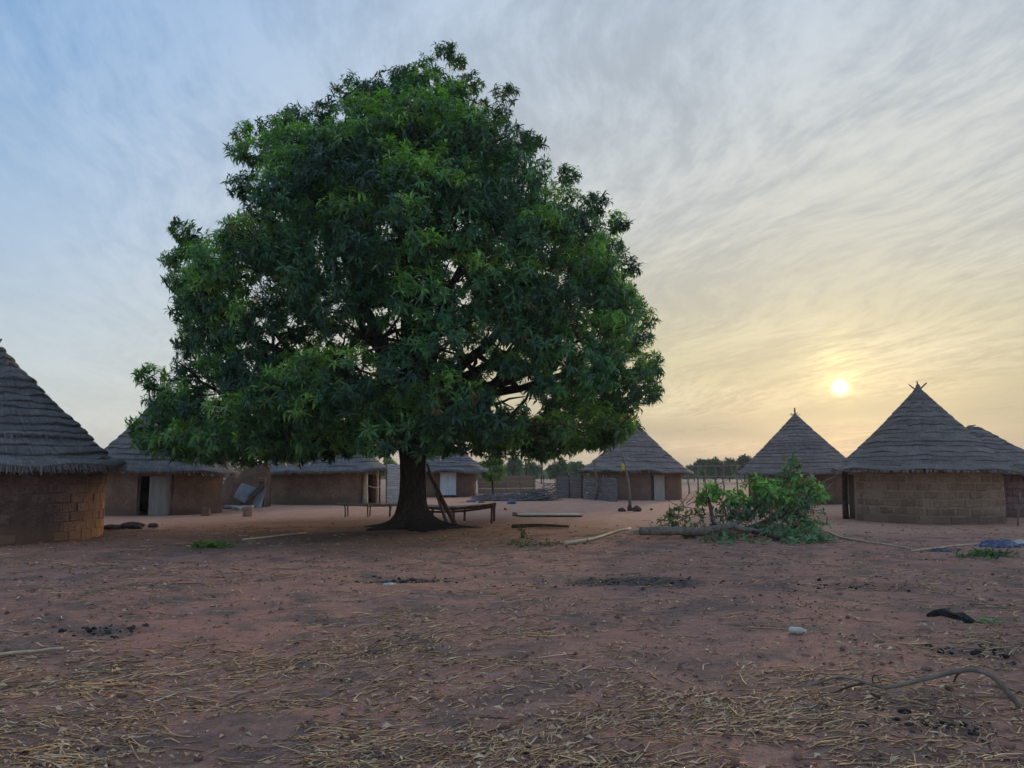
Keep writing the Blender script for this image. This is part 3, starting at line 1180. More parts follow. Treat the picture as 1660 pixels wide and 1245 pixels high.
# C: hut left of the trunk with a porch corner
cx, cy = hut_center(524, 819, 3.2)
hC = Hut('wide hut left of the big trunk, plain brown mud wall and pale porch post', cx, cy, 2.98, 1.66, 3.58, 4.9)
doorC = [(.98, .20, 1.5)]
hC.wall(M['mud'], doorC, bulge=.03, seed=9)
hC.roof(M['thatch_grey'], 14, 200, .04, 3, .085, 1.1, 170)
hC.rafters(14, M['wood_dark'], -1.4, 1.4)
mb = MB()
mb.tube(bent(hC.at(.76, 3.12, -.05), hC.at(.76, 3.10, 1.7), 5, 0, .012), [.17, .16, .14, .15, .13, .14], 9)
mb.build('porch_post', M['wood_pale'], hC.root, True)
mb = MB()
mb.tube(bent(hC.at(1.2, 3.22, -.05), hC.at(1.2, 3.2, 1.7), 4, 0, .01), .045, 6)
mb.build('porch_post', M['wood_dark'], hC.root, True)
mb = MB()
mb.tube([hC.at(.76 + (1.2 - .76) * t, 3.27, .98 - .10 * math.sin(math.pi * t) - .06 * t) for t in np.linspace(0, 1, 9)], .022, 5)
mb.build('rope', M['wood_pale'], hC.root)

# D: hut right of the trunk with the tin door
cx, cy = hut_center(716, 806, 2.4)
hD = Hut('far hut right of the trunk with a white corrugated tin door', cx, cy, 2.45, 1.78, 3.25, 4.15)
doorD = [(.17, .23, 1.95)]
hD.wall(M['mud_dark'], doorD, bulge=.04, seed=12)
hD.roof(M['thatch_grey'], 13, 110, .0, 4, .08, 1.2, 130, eave_wave=.12)
hD.rafters(12, M['wood_dark'], -1.4, 1.4)
mb = MB()
c0 = hD.at(.17, hD.rw + .06, 0)
rx = hD.at(.17 + math.pi / 2, 1, 0)
nx_ = hD.dirn(.17)
for sgn in (0, 1):
    mb.sheet(lambda u, v: c0 + rx * ((u - .5) * 1.10) + nx_ * (.05 * min(1.0, max(0.0, math.cos(u * 2 * math.pi * 9) * 1.6 + 1.0)) - .012 * sgn) + Vector((0, 0, .14 + 1.82 * v)), 88, 2)
dD = mb.build('door', M['tin'], hD.root)
for u in (-.5, .5):
    mb = MB()
    mb.box(c0 + rx * (u * 1.14) + Vector((0, 0, 1.03)) - nx_ * .03, (.05, .05, 1.9), Matrix.Rotation(math.atan2(nx_.y, nx_.x) + math.pi / 2, 3, 'Z'))
    mb.build('door_frame', M['wood_grey'], dD)

# E: hut in the middle distance, right of the tree
cx, cy = hut_center(1030, 811, 3.0)
hE = Hut('far hut half behind the crown, reddish wall with a narrow pale door', cx, cy, 2.95, 1.62, 3.62, 4.85)
doorE = [(.52, .175, 1.6)]
hE.wall(M['mud_red'], doorE, bulge=.03, seed=15)
hE.roof(M['thatch_brown'], 14, 200, .05, 5, .05, 1.0, 150, sag=.06, eave_wave=.09)
hE.rafters(12, M['wood_dark'], -1.4, 1.4)
mb = MB()
for i in range(4):
    c = hE.at(.43 + .065 * i, hE.rw - .04, .80)
    dv = hE.dirn(.43 + .065 * i)
    mb.box(c, (.185, .04, 1.6), Matrix.Rotation(math.atan2(dv.y, dv.x) + math.pi / 2, 3, 'Z'))
mb.build('door', M['door_pale'], hE.root)
mb = MB()
mb.tube([hE.at(.345, hE.rw + .0, -.05), hE.at(.345, hE.rw, 1.66)], .06, 6)
mb.build('door_post', M['wood_dark'], hE.root)

# F: hut behind the cut branches
cx, cy = hut_center(1297, 818, 2.7)
hF = Hut('hut with a spiked tuft on its roof, behind the heap of cut branches', cx, cy, 2.7, 1.62, 3.25, 4.88)
hF.wall(M['mud_dark'], [], bulge=.03, seed=18)
hF.roof(M['thatch_brown'], 18, 200, .03, 6, .045, .9, 150, eave_wave=.04, blunt=.04)
hF.rafters(12, M['wood_dark'], -1.4, 1.4)
hF.stick((0, 0, 4.85), (0.0, 0, 5.28), .055, M['wood_grey'])
for (ax, az) in ((-.30, .12), (.30, .10), (.18, .20), (-.2, .18)):
    hF.stick((ax * .15, 0, 4.80), (ax, .05, 4.82 + az), .022, M['wood_grey'])

# G: near hut on the right, tan bricks
cx, cy = hut_center(1500, 850, 2.45)
hG = Hut('near right hut with crossed poles on its peak and tan brick wall', cx, cy, 2.38, 1.66, 2.90, 4.62)
doorG = [(-1.28, .17, 1.5)]
hG.wall(M['mortar_tan'], doorG, bulge=.01, seed=21)
nG = hG.bricks('brick_tan', .44, .262, -2.0, 2.0, doorG, proud=-.010, gap=.036)
hG.roof(M['thatch_dark'], 19, 260, .09, 7, .026, .95, 240, eave_wave=.07, blunt=.03)
hG.rafters(26, M['wood_pale'], -2.1, 2.0, .028, .05)
hG.stick((-.12, 0, 4.42), (.33, .02, 4.80), .03, M['wood_dark'])
hG.stick((.12, .05, 4.42), (-.30, .03, 4.74), .028, M['wood_dark'])
hG.stick((0, .02, 4.5), (-.02, .0, 4.86), .03, M['wood_dark'])
mb = MB()
mb.tube(bent(hG.at(-1.42, 2.52, -.05), hG.at(-1.42, 2.50, 1.72), 4, 0, .012), [.12, .11, .10, .10, .10], 8)
mb.build('door_post', M['wood_dark'], hG.root, True)

# H: hut cut by the right edge
cx, cy = hut_center(1582, 838, 2.5)
hH = Hut('low hut behind the near right hut, cut by the right edge, purplish wall', cx, cy, 2.5, 1.62, 3.15, 3.50)
hH.wall(M['mortar_red'], [], bulge=.02, seed=24)
nH = hH.bricks('mud_pink', .42, .25, -.2, 2.0, proud=-.008, gap=.022, seed=9)
hH.roof(M['thatch_brown'], 12, 120, .0, 8, .06, 1.1, 150, eave_wave=.06, finial=False, blunt=.12)
hH.rafters(12, M['wood_dark'], -1.0, 1.8)
hH.stick((-.25, -.1, 3.50), (.12, .0, 3.56), .03, M['wood_grey'])
print('bricks', nA, nG, nH)
for h_, tx, ty in ((hA, 1.2, -1.0), (hB, -1.2, 1.5), (hC, 1.0, -1.4), (hD, 1.5, 1.0), (hE, -1.0, 1.2), (hF, .6, -1.0), (hG, -.5, .7), (hH, 1.0, 1.2)):
    h_.roof_obj.rotation_euler = (R(tx), R(ty), 0)


# ------------------------------------------------------------------ furniture of the yard
def pole_obj(name, pts, rad, mat, parent=None, n=7, origin=None):
    mb = MB()
    mb.tube(pts, rad, n)
    return mb.build(name, mat, parent, True, origin)


def on_ground(v, dz=0.0):
    return Vector((v.x, v.y, gz(v.x, v.y) + dz))


def stick_bed():
    g = G(742, 848)
    root = empty('stick_bed', (g.x, g.y, 0), R(-3))
    tag(root, 'low wooden bed frame with pale slats standing right of the trunk', 'bed')
    L, D, Hh = 2.35, 1.15, .50

    def railz(x):
        t = (x + L / 2) / L
        return Hh + .10 * max(0, t - .6) ** 2 * 6 - .05 * math.sin(math.pi * min(1, t * 1.4))
    for yy in (0, D):
        pts = [Vector((x, yy + random.uniform(-.015, .015), railz(x) + random.uniform(-.012, .012))) for x in np.linspace(-L / 2, L / 2, 8)]
        pole_obj('rail', pts, .042, M['wood_red'], root)
    pts = [Vector((x, -.05, railz(x) - .11 + .05 * (x / L + .5))) for x in np.linspace(-L / 2, L / 2 - .02, 6)]
    pole_obj('rail', pts, .036, M['wood_dark'], root)
    for x, y in ((-L / 2 + .15, .02), (-.15, .0), (L / 2 - .05, .0), (-L / 2 + .15, D), (.1, D), (L / 2 - .05, D)):
        pole_obj('leg', bent((x + random.uniform(-.03, .03), y, -.06), (x, y, railz(x) + .03), 3, 0, .02), [.045, .04, .04, .05], M['wood_red'], root)
    for i in range(21):
        x = -L / 2 + .06 + i * .088
        z = railz(x) + .055
        mb = MB()
        mb.box((x, D / 2 + random.uniform(-.03, .03), z), (.072, D + .12, .022), Matrix.Rotation(random.uniform(-.03, .03), 3, 'Z'))
        mb.build('slat', M['reed_white'], root)


def stick_bench():
    g = G(596, 838)
    root = empty('stick_bench', (g.x, g.y, 0), R(4))
    tag(root, 'rough bench of thin grey poles standing left of the trunk', 'bench')
    L, D, Hh = 2.2, .75, .47
    for k, yy in enumerate((0, .25, .5, .75)):
        pts = bent((-L / 2 - random.uniform(0, .2), yy, Hh + random.uniform(-.02, .03)), (L / 2 + random.uniform(0, .3), yy + .03, Hh - .04), 6, -.03, .012)
        pole_obj('rail', pts, .024, M['wood_grey'], root)
    for x in (-.85, 0.0, .80):
        mb = MB()
        mb.tube(bent((x, -.08, Hh - .05), (x, D + .08, Hh - .05), 2, 0, .01), .024, 6)
        mb.build('crossbar', M['wood_dark'], root)
        for y in (.0, D):
            pole_obj('leg', bent((x + random.uniform(-.04, .04), y, -.06), (x, y, Hh - .03), 3, 0, .03), .026, M['wood_dark'], root)


def leaning_poles():
    for i, (bx, by, tx, ty, lab) in enumerate(((727, 853, 690, 752, 'thinner left one of two poles leaning on the big trunk'),
                                               (742, 855, 694, 764, 'thicker right one of two poles leaning on the big trunk'))):
        a = on_ground(G(bx, by), -.03)
        b = P(tx, ty, TY - .12)
        b.x = TREE.x + .43 + .02 * i
        o = pole_obj('leaning_pole', bent(a, b, 6, 0, .012), [.05 + .018 * i] * 4 + [.042 + .01 * i] * 3, M['wood_grey' if i == 0 else 'wood_dark'], origin=a)
        tag(o, lab, 'pole', 'poles leaning on the trunk')


def lath_platform():
    a, b = G(838, 838), G(942, 837)
    root = empty('lath_mat', ((a.x + b.x) / 2, a.y, 0))
    tag(root, 'flat pale lath mat lying on the swept ground right of the bed', 'mat')
    L = (b - a).length
    for y in (.15, 1.55):
        pole_obj('bearer', bent((-L / 2 - .15, y, .06), (L / 2, y, .02), 5, 0, .006), .03, M['wood_dark'], root)
    for i in range(11):
        mb = MB()
        mb.box((random.uniform(-.05, .05), .05 + i * .165, .062), (L * random.uniform(.96, 1.0), .125, .025), Matrix.Rotation(random.uniform(-.008, .008), 3, 'Z'))
        mb.build('lath', M['wood_pale'], root)


def ground_stick(name, pxs, r, mat, label, cat, dz=0.02, n=7):
    pts = []
    for (px, py) in pxs:
        g = G(px, py)
        pts.append(on_ground(g, dz))
    fine = []
    for i in range(len(pts) - 1):
        for t in (0, .33, .66):
            q = pts[i].lerp(pts[i + 1], t)
            q.z = max(q.z, gz(q.x, q.y) + dz) + random.uniform(0, .01)
            q.x += random.uniform(-.01, .01)
            fine.append(q)
    fine.append(pts[-1])
    m = len(fine)
    o = pole_obj(name, fine, [r * (1 - .45 * i / m) for i in range(m)], mat, None, n, origin=pts[0])
    return tag(o, label, cat)


stick_bed()
stick_bench()
leaning_poles()
lath_platform()
ground_stick('log', [(830, 856), (870, 854), (922, 856)], .055, M['wood_dark'], 'thin dark log lying on the swept ground below the lath mat', 'log', .04)
ground_stick('peeled_stick', [(917, 885), (960, 876), (1000, 864), (1022, 859)], .045, M['wood_pale'], 'long pale peeled stick pointing at the split end of the cut branch', 'stick', .045)
ground_stick('stick', [(394, 877), (440, 871), (496, 865)], .028, M['wood_pale'], 'straight pale stick on dark ground left of the trunk', 'stick')
ground_stick('stick', [(-12, 1068), (40, 1062), (102, 1056)], .016, M['wood_pale'], 'thin straw coloured stick at the left edge of the foreground', 'stick')
ground_stick('crooked_stick', [(1338, 862), (1362, 872), (1400, 879), (1440, 884), (1478, 890)], .028, M['wood_pale'], 'long crooked pale stick trailing right from the leaf heap', 'stick')
ground_stick('stick', [(1478, 893), (1510, 890), (1560, 887), (1592, 884)], .022, M['wood_pale'], 'thin pale stick leading to the blue plastic sheet', 'stick')


# bucket
def bucket():
    g = G(401, 837)
    root = empty('bucket', (g.x, g.y, gz(g.x, g.y)))
    tag(root, 'small white plastic bucket beside the collapsed mud wall', 'bucket')
    mb = MB()
    mb.lathe([(.0, .01), (.155, .01), (.165, .0), (.20, .38), (.207, .38), (.207, .40), (.195, .40), (.155, .03), (.0, .03)], 24)
    mb.build('body', M['plastic_white'], root, True)
    mb = MB()
    mb.lathe([(.205, .345), (.214, .35), (.214, .37), (.205, .375)], 24)
    mb.build('rim', M['plastic_white'], root, True)
    mb = MB()
    mb.tube([(.21 * math.cos(t), -.21 * abs(math.sin(t)) * .5 - .12 * math.sin(t), .37 - .16 * math.sin(t)) for t in np.linspace(0, math.pi, 12)], .006, 5)
    mb.build('handle', M['wood_grey'], root)


bucket()


def mud_block():
    g = G(334, 836)
    mb = MB()
    mb.box((0, 0, .10), (.28, .2, .2), None, .012)
    mb.box((.005, .0, .255), (.25, .19, .11), Matrix.Rotation(.1, 3, 'Z'), .012)
    o = mb.build('mud_block', M['brick_red'])
    o.location = (g.x, g.y, gz(g.x, g.y) - .01)
    tag(o, 'small dark mud block on the ground before the hut with the grey door', 'block')


mud_block()


# collapsed clay wall between the second and third hut
def ruin():
    g = G(395, 822)
    root = empty('ruined_wall', (g.x, g.y, 0))
    tag(root, 'collapsed curved mud wall between the two left huts', 'wall')
    sc = g.y / F_PX
    mb = MB()
    n = 26
    prof_px = [(-45, 5), (-43, 18), (-38, 36), (-30, 47), (-18, 53), (-5, 58), (8, 62), (20, 65), (33, 62), (36, 40)]
    xs = [p[0] * sc for p in prof_px]
    hs = [p[1] * sc for p in prof_px]
    fr, bk = [], []
    for i in range(n + 1):
        x = xs[0] + (xs[-1] - xs[0]) * i / n
        h = float(np.interp(x, xs, hs)) + random.uniform(-.03, .03)
        y = .35 * (x / xs[-1]) ** 2 - .2
        fr.append((x, y, h))
        bk.append((x, y + .55, h + .12))
    rows = []
    for i in range(n + 1):
        x, y, h = fr[i]
        xb, yb, hb = bk[i]
        rows.append([(x, y - .22, -.1), (x, y - .12 + random.uniform(-.04, .04), h * .35), (x, y - .03 + random.uniform(-.04, .04), h * .7), (x, y, h), (x, y + .12, h + .05), (xb, yb - .1, hb), (xb, yb, hb - .06), (xb, yb, -.1)])
    m = len(rows[0])
    for r in rows:
        mb.v += [Vector(q) for q in r]
    for i in range(n):
        for j in range(m - 1):
            a = i * m + j
            mb.f.append((a, a + m, a + m + 1, a + 1))
    mb.f.append(tuple(range(m)))
    mb.f.append(tuple(reversed(range(n * m, n * m + m))))
    mb.build('mud_face', M['mud_dark'], root, True)
    mb = MB()
    for i in range(14):
        x = xs[0] + (xs[-1] - xs[0]) * (i + .5) / 14
        h = float(np.interp(x, xs, hs))
        y = .35 * (x / xs[-1]) ** 2 - .2
        mb.box((x, y + .30 + random.uniform(-.03, .03), h + .12), ((xs[-1] - xs[0]) / 14 * .94, .46, .10), Matrix.Rotation(random.uniform(-.1, .1), 3, 'X'), .03)
    mb.build('coping', M['mud_red'], root)
    # poles standing in the broken wall
    for (bx, by, tx, ty, r) in ((387, 772, 388, 755, .05), (402, 768, 392, 744, .035), (408, 766, 412, 748, .045)):
        a, b = P(bx, by, g.y + .4), P(tx, ty, g.y + .4)
        o = pole_obj('stake', bent((a.x, a.y, .3), b, 4, 0, .015), r, M['wood_pale'], None, 6, origin=(a.x, a.y, .3))
        tag(o, {387: 'short stout pale stake in the collapsed mud wall, leftmost of three', 402: 'tall thin pale stake leaning left above the collapsed mud wall', 408: 'pale stake leaning right above the collapsed mud wall'}[bx], 'stake', 'stakes in the collapsed wall')

    def panel(name, q, mat, label, cat, thick=.03, ribs=0):
        mb = MB()
        q = [Vector(p) for p in q]
        nrm = (q[1] - q[0]).cross(q[3] - q[0]).normalized()
        for sgn in (0, 1):
            mb.sheet(lambda u, v: (q[0] * (1 - u) * (1 - v) + q[1] * u * (1 - v) + q[2] * u * v + q[3] * (1 - u) * v) + nrm * (thick * sgn + (.02 * math.sin(u * ribs * 2 * math.pi) if ribs else .02 * float(vnoise(u * 3, v * 3, 4)))), 40 if ribs else 8, 6)
        o = mb.build(name, mat, None, False, origin=q[0])
        tag(o, label, cat)
    y1 = G(395, 826).y
    panel('tin_sheet', [P(378, 806, y1), P(396, 816, y1 - .2), P(418, 792, y1 + .5), P(392, 783, y1 + .7)], M['tin_grey'], 'grey sheet tilted against the collapsed mud wall', 'sheet', .02, 9)
    panel('tin_sheet', [P(406, 824, y1), P(424, 823, y1), P(432, 790, y1 + .5), P(424, 792, y1 + .5)], M['tin_grey'], 'narrow dark grey sheet leaning by the wide brown hut wall', 'sheet', .02, 4)
    panel('board', [P(388, 819, y1 - .1), P(397, 823, y1 - .25), P(430, 788, y1 + .4), P(424, 785, y1 + .5)], M['wood_dark'], 'dark slanting board between two grey sheets', 'board', .06)
    # sacks heaped at the foot
    for (px, py, r, lab, mt) in ((372, 821, .22, 'pale grey bundle at the foot of the tilted grey sheet', 'tin_grey'), (385, 823, .2, 'small pale sack right of the grey bundle by the ruin', 'sack'), (354, 818, .10, 'tiny white rag at the corner of the second hut', 'plastic_white')):
        gg = G(px, py + 4) if py > 800 else P(px, py, y1 + .5)
        bm = bmesh.new()
        bmesh.ops.create_icosphere(bm, subdivisions=3, radius=r)
        for vv in bm.verts:
            c = vv.co
            c.z *= .55 if py > 800 else .85
            c.x *= 1.5
            c += c.normalized() * .3 * r * float(vnoise(c.x * 9 + px, c.y * 9 + c.z * 7, 3))
        me = bpy.data.meshes.new('sack')
        bm.to_mesh(me)
        bm.free()
        o = link('sack', me, M[mt])
        o.location = (gg.x, gg.y, (.3 * r if py > 800 else gg.z))
        tag(o, lab, 'sack')


ruin()
bq = P(425, 778, G(395, 826).y + .75)
mb = MB()
mb.box((0, 0, 0), (.34, .22, .22), Matrix.Rotation(.1, 3, 'Y'), .015)
mb.box((0, .1, -.62), (.26, .2, 1.05), None, .03)
blk = mb.build('pale_block', M['mud_red'])
blk.location = bq
tag(blk, 'pale mud block on a stub of wall under the eave of the wide brown hut', 'block')


# ------------------------------------------------------------------ mats and fences
def mat_fence(name, pts_px, h, mat, label, rows=18, post_every=1.0, lean=0.0, ragged=.03, cat='fence', stripes=None, posts='wood_grey'):
    """screen of bundled reeds laid in courses between stakes"""
    P0 = [G(*p) for p in pts_px]
    root = empty(name, P0[0])
    tag(root, label, cat)
    seg = [(P0[i + 1] - P0[i]).length for i in range(len(P0) - 1)]
    tot = sum(seg)

    def along(d):
        for i, s_ in enumerate(seg):
            if d <= s_ or i == len(seg) - 1:
                return P0[i].lerp(P0[i + 1], min(1, d / s_)) - P0[0]
            d -= s_
    ch = h / rows
    for i in range(rows):
        mb = MB()
        z = ch * (i + .5)
        pts = []
        m = 10
        d0, d1 = random.uniform(-.06, .05), tot + random.uniform(-.05, .07)
        for j in range(m + 1):
            p = along(max(0, min(tot, d0 + (d1 - d0) * j / m)))
            pts.append(Vector((p.x, p.y + lean * z + random.uniform(-.012, .012), z + random.uniform(-.18, .18) * ch + ragged * math.sin(j * 1.7 + i * .9) * .4)))
        mb.tube(pts, [ch * random.uniform(.5, .68) for _ in pts], 6)
        o = mb.build('reed_bundle', stripes[i] if stripes and i in stripes else mat, root)
    d = 0.03
    while d < tot + .01:
        p = along(min(d, tot))
        for off in (-.075,):
            mb = MB()
            hh = h * random.uniform(1.0, 1.22)
            mb.tube(bent((p.x, p.y + off, -.1), (p.x + random.uniform(-.04, .04), p.y + off + lean * hh, hh), 3, 0, .012), [.035, .032, .03, .024], 6)
            mb.build('post', M[posts], root)
        d += post_every


mat_fence('reed_fence', [(775, 800), (868, 799)], 1.42, M['reed_brown'], 'brown reed fence right of the hut with the tin door', 20, 1.25, stripes={5: M['wood_pale']})
mat_fence('mat_screen', [(902, 807), (946, 808)], 1.45, M['reed_purple'], 'smooth greyish purple mat screen left of the brush fence', 24, 1.0, ragged=.01, posts='wood_dark')
mat_fence('brush_fence', [(946, 809), (975, 811), (1000, 814)], 1.32, M['brush'], 'grey brushwood fence in front of the far hut with the pale door', 15, .7, ragged=.09)
mat_fence('bleached_mat', [(626, 816), (660, 815)], 2.1, M['reed_white'], 'bleached white mat screen glimpsed left of the trunk', 20, 1.2, ragged=.02)
# forked grey post rising out of the brush fence
fp = G(965, 811)
q0, q1, q2 = Vector((fp.x, fp.y - .15, 0)), P(965, 762, fp.y - .15), P(963, 745, fp.y - .15)
mbf = MB()
mbf.tube([q0, P(970, 790, fp.y - .15), q1, q2], [.09, .08, .075, .06], 7)
mbf.tube([q1 - Vector((0, 0, .12)), P(972, 763, fp.y - .15), P(975, 764, fp.y - .15)], [.06, .045, .03], 6)
tag(mbf.build('forked_post', M['wood_grey'], None, True, origin=q0), 'forked grey post rising above the brushwood fence', 'post')
# dark gate stake between the brown fence and the mat screen
for (px, r0, r1, lab, mt) in ((900, 806, 742, 'thin dark stake at the left end of the purple mat screen', 'wood_dark'), (882, 803, 766, 'short thin stake in the gap between the fences', 'wood_dark')):
    a = G(px, r0)
    tag(pole_obj('stake', bent(a, P(px - 1, r1, a.y), 4, 0, .01), .03, M[mt], None, 6, origin=a), lab, 'stake')


def brush_pile():
    a, b = G(778, 812), G(905, 812)
    root = empty('brush_pile', ((a.x + b.x) / 2, a.y, 0))
    tag(root, 'low pile of grey cut branches in front of the reed fence', 'brush pile')
    cxm = (a.x + b.x) / 2
    W = b.x - a.x
    mb = MB()
    for i in range(420):
        u = random.random()
        x = -W / 2 + W * u
        hh = .35 + .95 * max(0, (u - .55) / .45) ** 1.3
        y = random.uniform(-.5, .9)
        z = random.uniform(.02, 1) ** 1.4 * hh
        ang = random.gauss(.35, .5)
        L = random.uniform(.5, 1.7)
        d = Vector((math.cos(ang), random.uniform(-.5, .5), math.sin(ang) * .55)) * L
        p = Vector((x, y, z))
        mb.tube(bent(p - d / 2, p + d / 2, 3, -.03, .05), [.02, .018, .014, .007], 4, False)
    for v in mb.v:
        v.z = max(v.z, .01)
    o = mb.build('branches', M['brush'], root)
    o['kind'] = 'stuff'
    for i in range(7):
        u = .08 + i * .13
        x = -W / 2 + W * u
        mbb = MB()
        mbb.tube(bent((x - .9, -.65 + .1 * random.random(), .05), (x + .9, -.4, .25 + .5 * max(0, u - .5)), 4, .0, .04), [.045, .04, .035, .03, .02], 6)
        mbb.build('branch', M['brush'], root)


brush_pile()

# leaning pole with the yellow thing
pa = G(1022, 827)
ptop = P(1006, 722, pa.y)
tag(pole_obj('leaning_pole', [pa, P(1018, 780, pa.y), P(1013, 755, pa.y), ptop], [.07, .06, .05, .035], M['wood_grey'], None, 7, origin=pa), 'tall thin pole standing alone before the far hut', 'pole')
pj = P(1010, 756, pa.y - .12)
jr = empty('yellow_can', (pj.x, pj.y, pj.z - .17))
tag(jr, 'small bright yellow can hanging on the tall thin pole', 'can')
mb = MB()
mb.lathe([(.0, 0), (.06, 0), (.068, .015), (.068, .22), (.05, .26), (.022, .285), (.022, .31), (0, .31)], 14)
mb.build('body', M['yellow'], jr, True)
mb = MB()
mb.tube([(0, 0, .31), (.01, .06, .36), (.0, .12, .40)], .008, 5)
mb.build('cord', M['wood_dark'], jr)


def stone(name, px, py, sx, sy, sz, label, mat='stone', cat='stone', seed=0, group=None):
    g = G(px, py)
    bm = bmesh.new()
    bmesh.ops.create_icosphere(bm, subdivisions=3, radius=1)
    for v in bm.verts:
        c = v.co.copy()
        k_ = 1 + .28 * float(vnoise(c.x * 1.6 + seed * 7, c.y * 1.6 + c.z * 1.3, seed)) + .10 * float(vnoise(c.x * 4 + seed, c.y * 4 - c.z * 3, seed + 3))
        v.co = Vector((c.x * sx, c.y * sy, c.z * sz)) * k_
    me = bpy.data.meshes.new(name)
    bm.to_mesh(me)
    bm.free()
    o = link(name, me, M[mat])
    o.location = (g.x, g.y, gz(g.x, g.y) + sz * .45)
    tag(o, label, cat, group)


stone('stone', 1008, 829, .17, .13, .10, 'left stone of three by the foot of the tall thin pole', seed=1, group='stones by the pole')
stone('stone', 1021, 828, .11, .11, .17, 'upright middle stone of three at the foot of the tall thin pole', seed=2, group='stones by the pole')
stone('stone', 1033, 829, .20, .14, .18, 'largest right stone of three by the foot of the tall thin pole', seed=3, group='stones by the pole')
stone('stone', 1056, 827, .06, .06, .06, 'small dark stone between the pole and the leaf heap', seed=4)
stone('stone', 819, 827, .06, .05, .06, 'small dark stone on the swept ground right of the bed', seed=5)
stone('earth_mound', 181, 858, .26, .2, .10, 'small dark earth clod at the corner of the near left hut', seed=6, cat='clod')
stone('earth_mound', 213, 857, .36, .22, .13, 'wider dark earth mound left of the grey door', seed=7, cat='clod')
stone('earth_mound', 248, 855, .13, .12, .09, 'small round clod in front of the grey door', seed=8, cat='clod')
stone('blue_bag', 763, 814, .28, .18, .10, 'crumpled blue bag on the ground below the tin door', 'plastic_blue', 'bag', 11)
stone('blue_bag', 829, 817, .24, .18, .16, 'small blue bag at the foot of the brush pile', 'plastic_blue', 'bag', 12)
stone('dark_bag', 780, 815, .16, .12, .07, 'tiny dark blue scrap right of the blue bag', 'plastic_dark', 'scrap', 13)
stone('plastic_scrap', 632, 951, .10, .05, .02, 'flat whitish scrap at the edge of the left ash patch', 'plastic_white', 'scrap', 14)


# crumpled sheets and cloths lying flat
def crumple(name, px, py, w, d, h, mat, label, cat, seed=0, rz=0):
    g = G(px, py)
    mb = MB()
    n = 22

    def fn(u, v):
        x, y = (u - .5) * w, (v - .5) * d
        edge = min(u, 1 - u, v, 1 - v) * 4
        z = h * min(1, edge) * (.5 + .5 * abs(float(vnoise(u * 7 + seed, v * 5, seed)))) + .25 * h * float(vnoise(u * 16, v * 13 + seed, seed + 1)) + .012
        return (x + .12 * w * float(vnoise(v * 4, seed, 2)), y + .2 * d * float(vnoise(u * 4, seed, 5)), max(.004, z))
    mb.sheet(fn, n, n)
    for sgn in (1,):
        pass
    o = mb.build(name, mat)
    md = o.modifiers.new('thickness', 'SOLIDIFY')
    md.thickness = .006
    o.location = (g.x, g.y, gz(g.x, g.y) + .01)
    o.rotation_euler = (0, 0, rz)
    tag(o, label, cat)


crumple('plastic_sheet', 1618, 886, .88, .5, .15, M['plastic_blue'], 'crumpled blue plastic sheet on the ground at the right', 'plastic sheet', 3)
crumple('plastic_sheet', 1524, 893, .42, .25, .07, M['plastic_dark'], 'small dark plastic scrap left of the blue sheet', 'plastic sheet', 5)
crumple('cloth', 1655, 884, .30, .25, .10, M['sack'], 'pale rag at the right end of the blue plastic sheet', 'cloth', 8)


def dark_cloth():
    pts = [P(1506, 992, 1), ]
    mb = MB()
    px = [(1505, 994, .03), (1515, 993, .045), (1530, 994, .05), (1545, 999, .045), (1558, 1003, .05), (1570, 1008, .045), (1580, 1010, .02)]
    pl = [on_ground(G(a, b + 2), r * .5) for a, b, r in px]
    mb.tube(pl, [r for _, _, r in px], 9, True, .3)
    tag(mb.build('rag', M['cloth_dark'], None, False, origin=pl[0]), 'twisted black rag on the ground right of the white bottle', 'rag')


dark_cloth()


def bottle():
    g = G(1293, 1027)
    root = empty('bottle', (g.x, g.y, gz(g.x, g.y) + .036))
    root.rotation_euler = (R(90), R(8), R(62))
    tag(root, 'small white plastic bottle lying in the middle right foreground', 'bottle')
    mb = MB()
    mb.lathe([(0, -.08), (.028, -.08), (.034, -.072), (.034, .03), (.030, .045), (.015, .062), (.014, .07), (0, .07)], 18)
    mb.build('body', M['plastic_white'], root, True)
    mb = MB()
    mb.lathe([(0, .066), (.017, .066), (.017, .084), (0, .085)], 14)
    mb.build('cap', M['tin'], root, True)


bottle()


